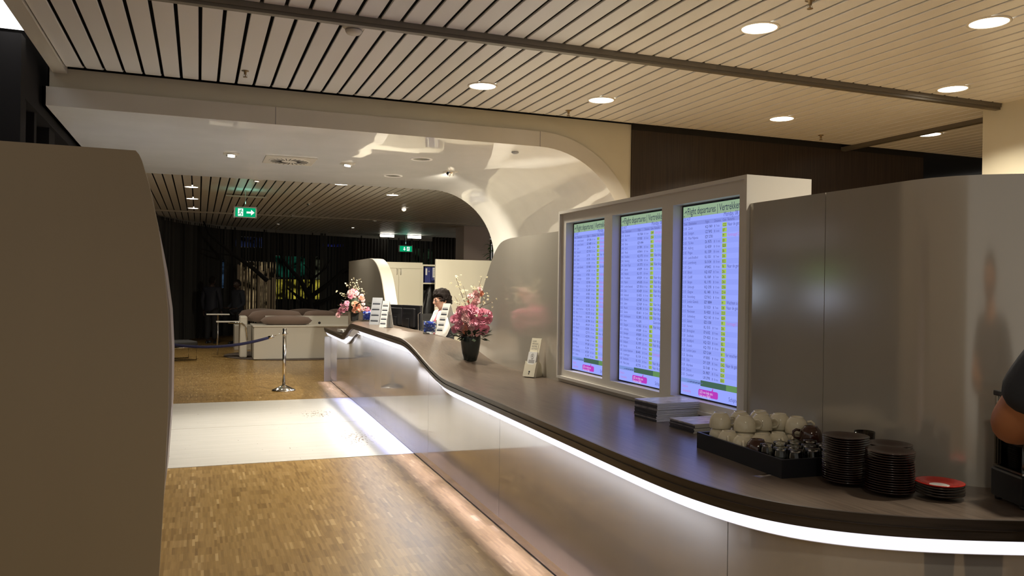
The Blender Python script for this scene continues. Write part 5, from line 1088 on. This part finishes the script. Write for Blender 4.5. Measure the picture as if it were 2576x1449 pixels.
# flip table on the side panel
ft = empty('flip_table', (0.92, 18.9, 0.017), 0, 'white side panel with two small folding tablets left of the bench', 'table')
MB().box(-0.06, 0.10, -0.12, 0.45, 0.0, 0.92).build('panel', MT['whitelam'], ft, bevel=0.035, seg=4)
MB().box(-0.55, -0.06, -0.05, 0.3, 0.78, 0.80).build('tablet', MT['whitelam'], ft, bevel=0.005); MB().box(-0.75, -0.25, 0.6, 0.9, 0.92, 0.94).build('tablet', MT['whitelam'], ft, bevel=0.005)
MB().tube([(-0.3, -0.04, 0.775), (-0.02, -0.14, 0.77), (0.07, -0.16, 0.70), (0.10, -0.16, 0.40)], 0.018).build('arm', MT['chrome'], ft)
MB().tube([(-0.5, 0.75, 0.92), (-0.5, 0.75, 0.0)], 0.02).build('arm', MT['steel'], ft)
# small dark chair at the left
lc2 = empty('lounge_chair', (-0.45, 18.6, 0), 0.3, 'dark lounge chair with chrome legs behind the left partition', 'chair')
MB().box(-0.35, 0.38, -0.32, 0.32, 0.30, 0.42).build('seat', MT['blackmat'], lc2, bevel=0.04, seg=3)
MB().box(-0.42, -0.30, -0.32, 0.32, 0.42, 0.95).build('backrest', MT['blackmat'], lc2, bevel=0.04, seg=3)
for y in (-0.28, 0.28): MB().tube([(-0.3, y, 0.02), (0.36, y, 0.02), (0.36, y, 0.29), (-0.3, y, 0.29), (-0.3, y, 0.02)], 0.014).build('leg', MT['chrome'], lc2)

# ------------------------------------------------------------------ ceiling fittings
def downlight(x, y, z, label, group, power, r=0.118, color=WARM, spread=130):
    t = empty('downlight', (x, y, z), 0, label, 'light', group)
    MB().lathe([(r + 0.014, 0.0), (r + 0.014, -0.006), (r, -0.009), (r - 0.004, -0.004)], 36, cap=False).build('trim_ring', MT['lampring'], t)
    MB().lathe([(r - 0.004, 0.02), (r * 0.72, 0.06), (r * 0.7, 0.06)], 32, cap=False).build('reflector', MT['reflector'], t)
    MB().lathe([(0.0, -0.005), (r - 0.003, -0.005)], 32, cap=False).build('lens', MT['lamp'], t)
    light('bulb', 'AREA', (0, 0, -0.012), power, color, t, size=2 * r, spread=spread)
LD = 'round lit downlight in the slat ceiling '
for x, y, lb, pw in ((2.31, 6.73, 'nearest the arch, left one', 43), (3.50, 6.76, 'nearest the arch, above the arch corner', 44), (5.55, 6.71, 'above the dark wood wall', 42), (7.55, 6.68, 'beyond the side rail beside the column', 24), (3.50, 4.47, 'between the rail and the top of the picture', 45), (4.78, 3.78, 'at the top right corner of the picture', 45), (6.05, 5.12, 'just above the long rail at the right', 44)):
    downlight(x, y, ZC, LD + lb, 'lounge downlights', pw)
downlight(1.0, 0.2, ZC, LD + 'over the near end of the room', 'near downlights', 16)
downlight(3.5, 2.18, ZC, LD + 'behind the counter wall out of the picture', 'near downlights', 40)
def gimbal(x, y, z, label, power, aim, r=0.055, color=WARM, spot=60, group='gimbal spots', body=MT['fascia']):
    t = empty('spotlight', (x, y, z), 0, label, 'light', group)
    MB().box(-0.085, 0.085, -0.085, 0.085, -0.006, 0.0).build('plate', body, t, bevel=0.003)
    d = (Vector(aim) - Vector((x, y, z))).normalized(); q = (-d).to_track_quat('Z', 'Y').to_matrix()
    MB().lathe([(r, -0.03), (r * 0.95, 0.03), (r * 0.5, 0.05), (0, 0.052)], 24, M=q, cap=False).build('lamp_body', MT['reflector'], t)
    MB().lathe([(0.0, -0.02), (r * 0.7, -0.02)], 20, M=q, cap=False).build('lens', MT['lamp'], t)
    l = light('bulb', 'SPOT', tuple(d * 0.045), power, color, t, size=0.04, spot=spot, blend=0.7); l.rotation_euler = d.to_track_quat('-Z', 'Y').to_euler()
gimbal(0.324, 9.684, 3.13, 'square gimbal spot in the glossy soffit left of the air vent', 150, (0.2, 9.2, 0), spot=75, color=NEUT)
gimbal(1.662, 9.824, 3.13, 'square gimbal spot in the glossy soffit right of the air vent', 140, (1.2, 9.6, 0), spot=75, color=NEUT)
gimbal(2.993, 9.927, 3.13, 'square gimbal spot in the glossy soffit over the receptionist', 560, (3.35, 13.0, 1.0), spot=95)
for x, y, lb in ((2.385, 9.096, 'nearer recessed downlight with dark reflector in the glossy soffit'), (2.40, 10.642, 'farther recessed downlight with dark reflector in the glossy soffit')):
    t = empty('recessed_light', (x, y, 3.13), 0, lb, 'light'); MB().lathe([(0.13, 0.0), (0.13, -0.006), (0.105, -0.008), (0.10, 0.0)], 32, cap=False).build('trim_ring', MT['cove'], t); MB().lathe([(0.105, -0.002), (0.0, -0.002)], 32, cap=False).build('reflector', mat('dim_reflector', (0.25, 0.24, 0.22), 0.2, 1.0), t)
    light('bulb', 'AREA', (0, 0, -0.02), 60, WARM, t, size=0.16, spread=140)
# swirl air vent
av = empty('air_vent', (0.984, 9.893, 3.13), 0, 'square white swirl air vent in the glossy soffit', 'vent')
MB().box(-0.29, 0.29, -0.29, 0.29, -0.012, 0.0).build('plate', MT['fascia'], av, bevel=0.004)
MB().lathe([(0.235, -0.012), (0.235, -0.016), (0.225, -0.018), (0.0, -0.018)], 40, cap=False).build('disc', MT['whitelam'], av)
for k in range(24):
    a = 2 * PI * k / 24; e = Vector((math.cos(a), math.sin(a), 0)); s_ = Vector((-e.y, e.x, 0)); MB().obox(e * 0.15 + s_ * 0.03 + Vector((0, 0, -0.019)), e * 0.06 + s_ * 0.022, s_ * 0.005, Vector((0, 0, 0.002))).build('slot', MT['blackmat'], av)
so = empty('sensor', (3.185, 8.157, 3.13), 0, 'tiny grey sensor in the glossy soffit', 'sensor'); MB().lathe([(0.04, 0), (0.04, -0.012), (0.02, -0.025), (0, -0.025)], 20).build('body', MT['greycard'], so)
# far ceiling lights
for x, y, lb in ((-0.15, 16.0, 'nearest of three in a row at left'), (-0.15, 18.2, 'middle of three in a row at left'), (-0.15, 20.5, 'farthest of three in a row at left'), (2.31, 14.27, 'just beyond the arch, left one'), (3.49, 15.47, 'just beyond the arch, right one')):
    downlight(x, y, ZC, 'round lit downlight in the far slat ceiling ' + lb, 'far downlights', 16 if x < 0 else 24)
for x, y, lb, aim in ((2.206, 17.935, 'nearest the exit sign', (2.6, 18.6, 0.4)), (2.186, 21.1, 'at the thin rail', (2.4, 21.5, 0.5)), (4.39, 21.55, 'above the far reception wall', (4.0, 21.6, 0.5)), (4.325, 24.5, 'nearest the dark drape', (4.3, 24.2, 0)), (2.11, 24.3, 'small one near the far curtain', (2.1, 25.2, 0.5)), (0.9, 14.4, 'over the parquet beyond the arch', (0.6, 14.3, 0)), (4.354, 18.1, 'over the cupboard', (3.6, 14.6, 1.3))):
    gimbal(x, y, ZC, 'bright spotlight in the far slat ceiling ' + lb, (110 if y < 16 else 70) if y < 20 else 30, aim, group='far spots', spot=55, body=MT['slat'])
for x, y, lb in ((5.95, 27.2, 'left'), (6.95, 27.4, 'right')):
    t = empty('ceiling_panel_light', (x, y, 3.36), 0, 'white rectangular ceiling light at the far exit sign, ' + lb + ' one', 'light'); MB().box(-0.25, 0.25, -0.1, 0.1, 0.0, 0.05).build('housing', MT['fascia'], t); MB().box(-0.24, 0.24, -0.105, -0.1, -0.04, 0.05).build('diffuser', MT['lamp'], t)
# smoke detector, sprinklers
sd_ = empty('smoke_detector', (0.96, 5.52, ZC), 0, 'round beige smoke detector beside the ceiling rail', 'detector')
MB().lathe([(0.075, 0.0), (0.075, -0.02), (0.065, -0.03), (0.055, -0.032), (0.055, -0.05), (0.045, -0.065), (0.0, -0.067)], 32).build('body', MT['smoke'], sd_); MB().lathe([(0.057, -0.038), (0.057, -0.044)], 32, cap=False).build('slot', MT['inkgrey'], sd_)
for x, y, lb in ((0.337, 7.083, 'left of the smoke detector near the arch'), (3.416, 7.303, 'above the arch corner'), (3.445, 3.924, 'at the top edge of the picture'), (6.535, 7.239, 'above the dark wood wall')):
    t = empty('sprinkler', (x, y, ZC), 0, 'small brass sprinkler head ' + lb, 'sprinkler', 'ceiling sprinklers')
    MB().lathe([(0.03, 0.0), (0.03, -0.004), (0.012, -0.006), (0.010, -0.03), (0.004, -0.032), (0.004, -0.05), (0.018, -0.052), (0.018, -0.055), (0, -0.055)], 16).build('head', mat('brass_dull', (0.25, 0.18, 0.10), 0.4, 0.8), t)
    MB().tube([(0.01, 0, -0.03), (0.016, 0, -0.042), (0.005, 0, -0.052)], 0.002, 5).tube([(-0.01, 0, -0.03), (-0.016, 0, -0.042), (-0.005, 0, -0.052)], 0.002, 5).build('frame_arm', MT['steel'], t)
mb = empty('ceiling_track', (0.86, 16.9, 3.40), 0, 'short pale ceiling track holding the near exit sign', 'track')
MB().box(-0.38, 0.38, -0.06, 0.06, -0.02, 0.0).build('track_body', MT['slat'], mb)
# exit signs
def exit_sign(x, y, z, w, h, label, right=True):
    t = empty('exit_sign', (x, y, z), 0, label, 'exit sign')
    MB().box(-w / 2, w / 2, -0.03, 0.03, -h / 2, h / 2).build('light_box', MT['signgreen'], t)
    for s_ in (-1, 1): MB().box(s_ * (w / 2 + 0.012) - 0.012, s_ * (w / 2 + 0.012) + 0.012, -0.035, 0.035, -h / 2 - 0.02, h / 2 + 0.025).build('end_cap', MT['cove'], t, bevel=0.005)
    MB().box(-w / 2 - 0.02, w / 2 + 0.02, -0.035, 0.035, h / 2, h / 2 + 0.02).box(-w / 2 - 0.02, w / 2 + 0.02, -0.035, 0.035, -h / 2 - 0.015, -h / 2).build('frame', MT['steel'], t)
    yf = -0.032
    def poly(name, pts, m, d=0.0): MB().add([(a, yf - d, b) for a, b in pts], [tuple(range(len(pts)))]).build(name, m, t)
    s_ = 1 if right else -1
    if right: poly('arrow', [(0.02, -0.018), (0.10, -0.018), (0.10, -0.055), (0.165, 0.0), (0.10, 0.055), (0.10, 0.018), (0.02, 0.018)], MT['signwhite'])
    else: poly('arrow', [(-0.068, 0.06), (-0.032, 0.06), (-0.032, -0.005), (0.0, -0.005), (-0.05, -0.065), (-0.10, -0.005), (-0.068, -0.005)], MT['signwhite'])
    dx = -0.085 if right else 0.085
    poly('doorway', [(dx - 0.05, -0.07), (dx + 0.045, -0.07), (dx + 0.045, 0.07), (dx - 0.05, 0.07)], MT['signwhite'])
    mb = MB(); q = lambda a, b: (dx + a, yf - 0.002, b)
    mb.lathe([(0.0, 0), (0.011, 0)], 12, c=(dx + 0.008, yf - 0.002, 0.045), M=Matrix.Rotation(PI / 2, 3, 'X'), cap=False)
    for pts in ([(0.0, 0.03), (-0.012, -0.01)], [(0.0, 0.03), (0.03, 0.012)], [(0.0, 0.03), (-0.032, 0.018)], [(-0.012, -0.01), (0.02, -0.03), (0.008, -0.06)], [(-0.012, -0.01), (-0.03, -0.035), (-0.045, -0.035)]): mb.tube([q(*p) for p in pts], 0.007, 6)
    mb.build('running_figure', MT['signgreen'], t)
    MB().tube([(0, 0, h / 2), (0, 0, ZC - z)], 0.006, 6).build('rod', MT['steel'], t)
    light('sign_glow', 'AREA', (0, -0.05, h / 2 + 0.06), 0.8, (0.3, 1.0, 0.75), t, size=0.25, shape='RECTANGLE', sy=0.05, rot=(PI, 0, 0))
exit_sign(0.80, 16.0, 2.95 + 0.05, 0.36, 0.17, 'green lit exit sign with running figure and right arrow under the far ceiling')
exit_sign(6.55, 26.9, 2.93, 0.42, 0.19, 'green lit exit sign with down arrow at the far right window', False)
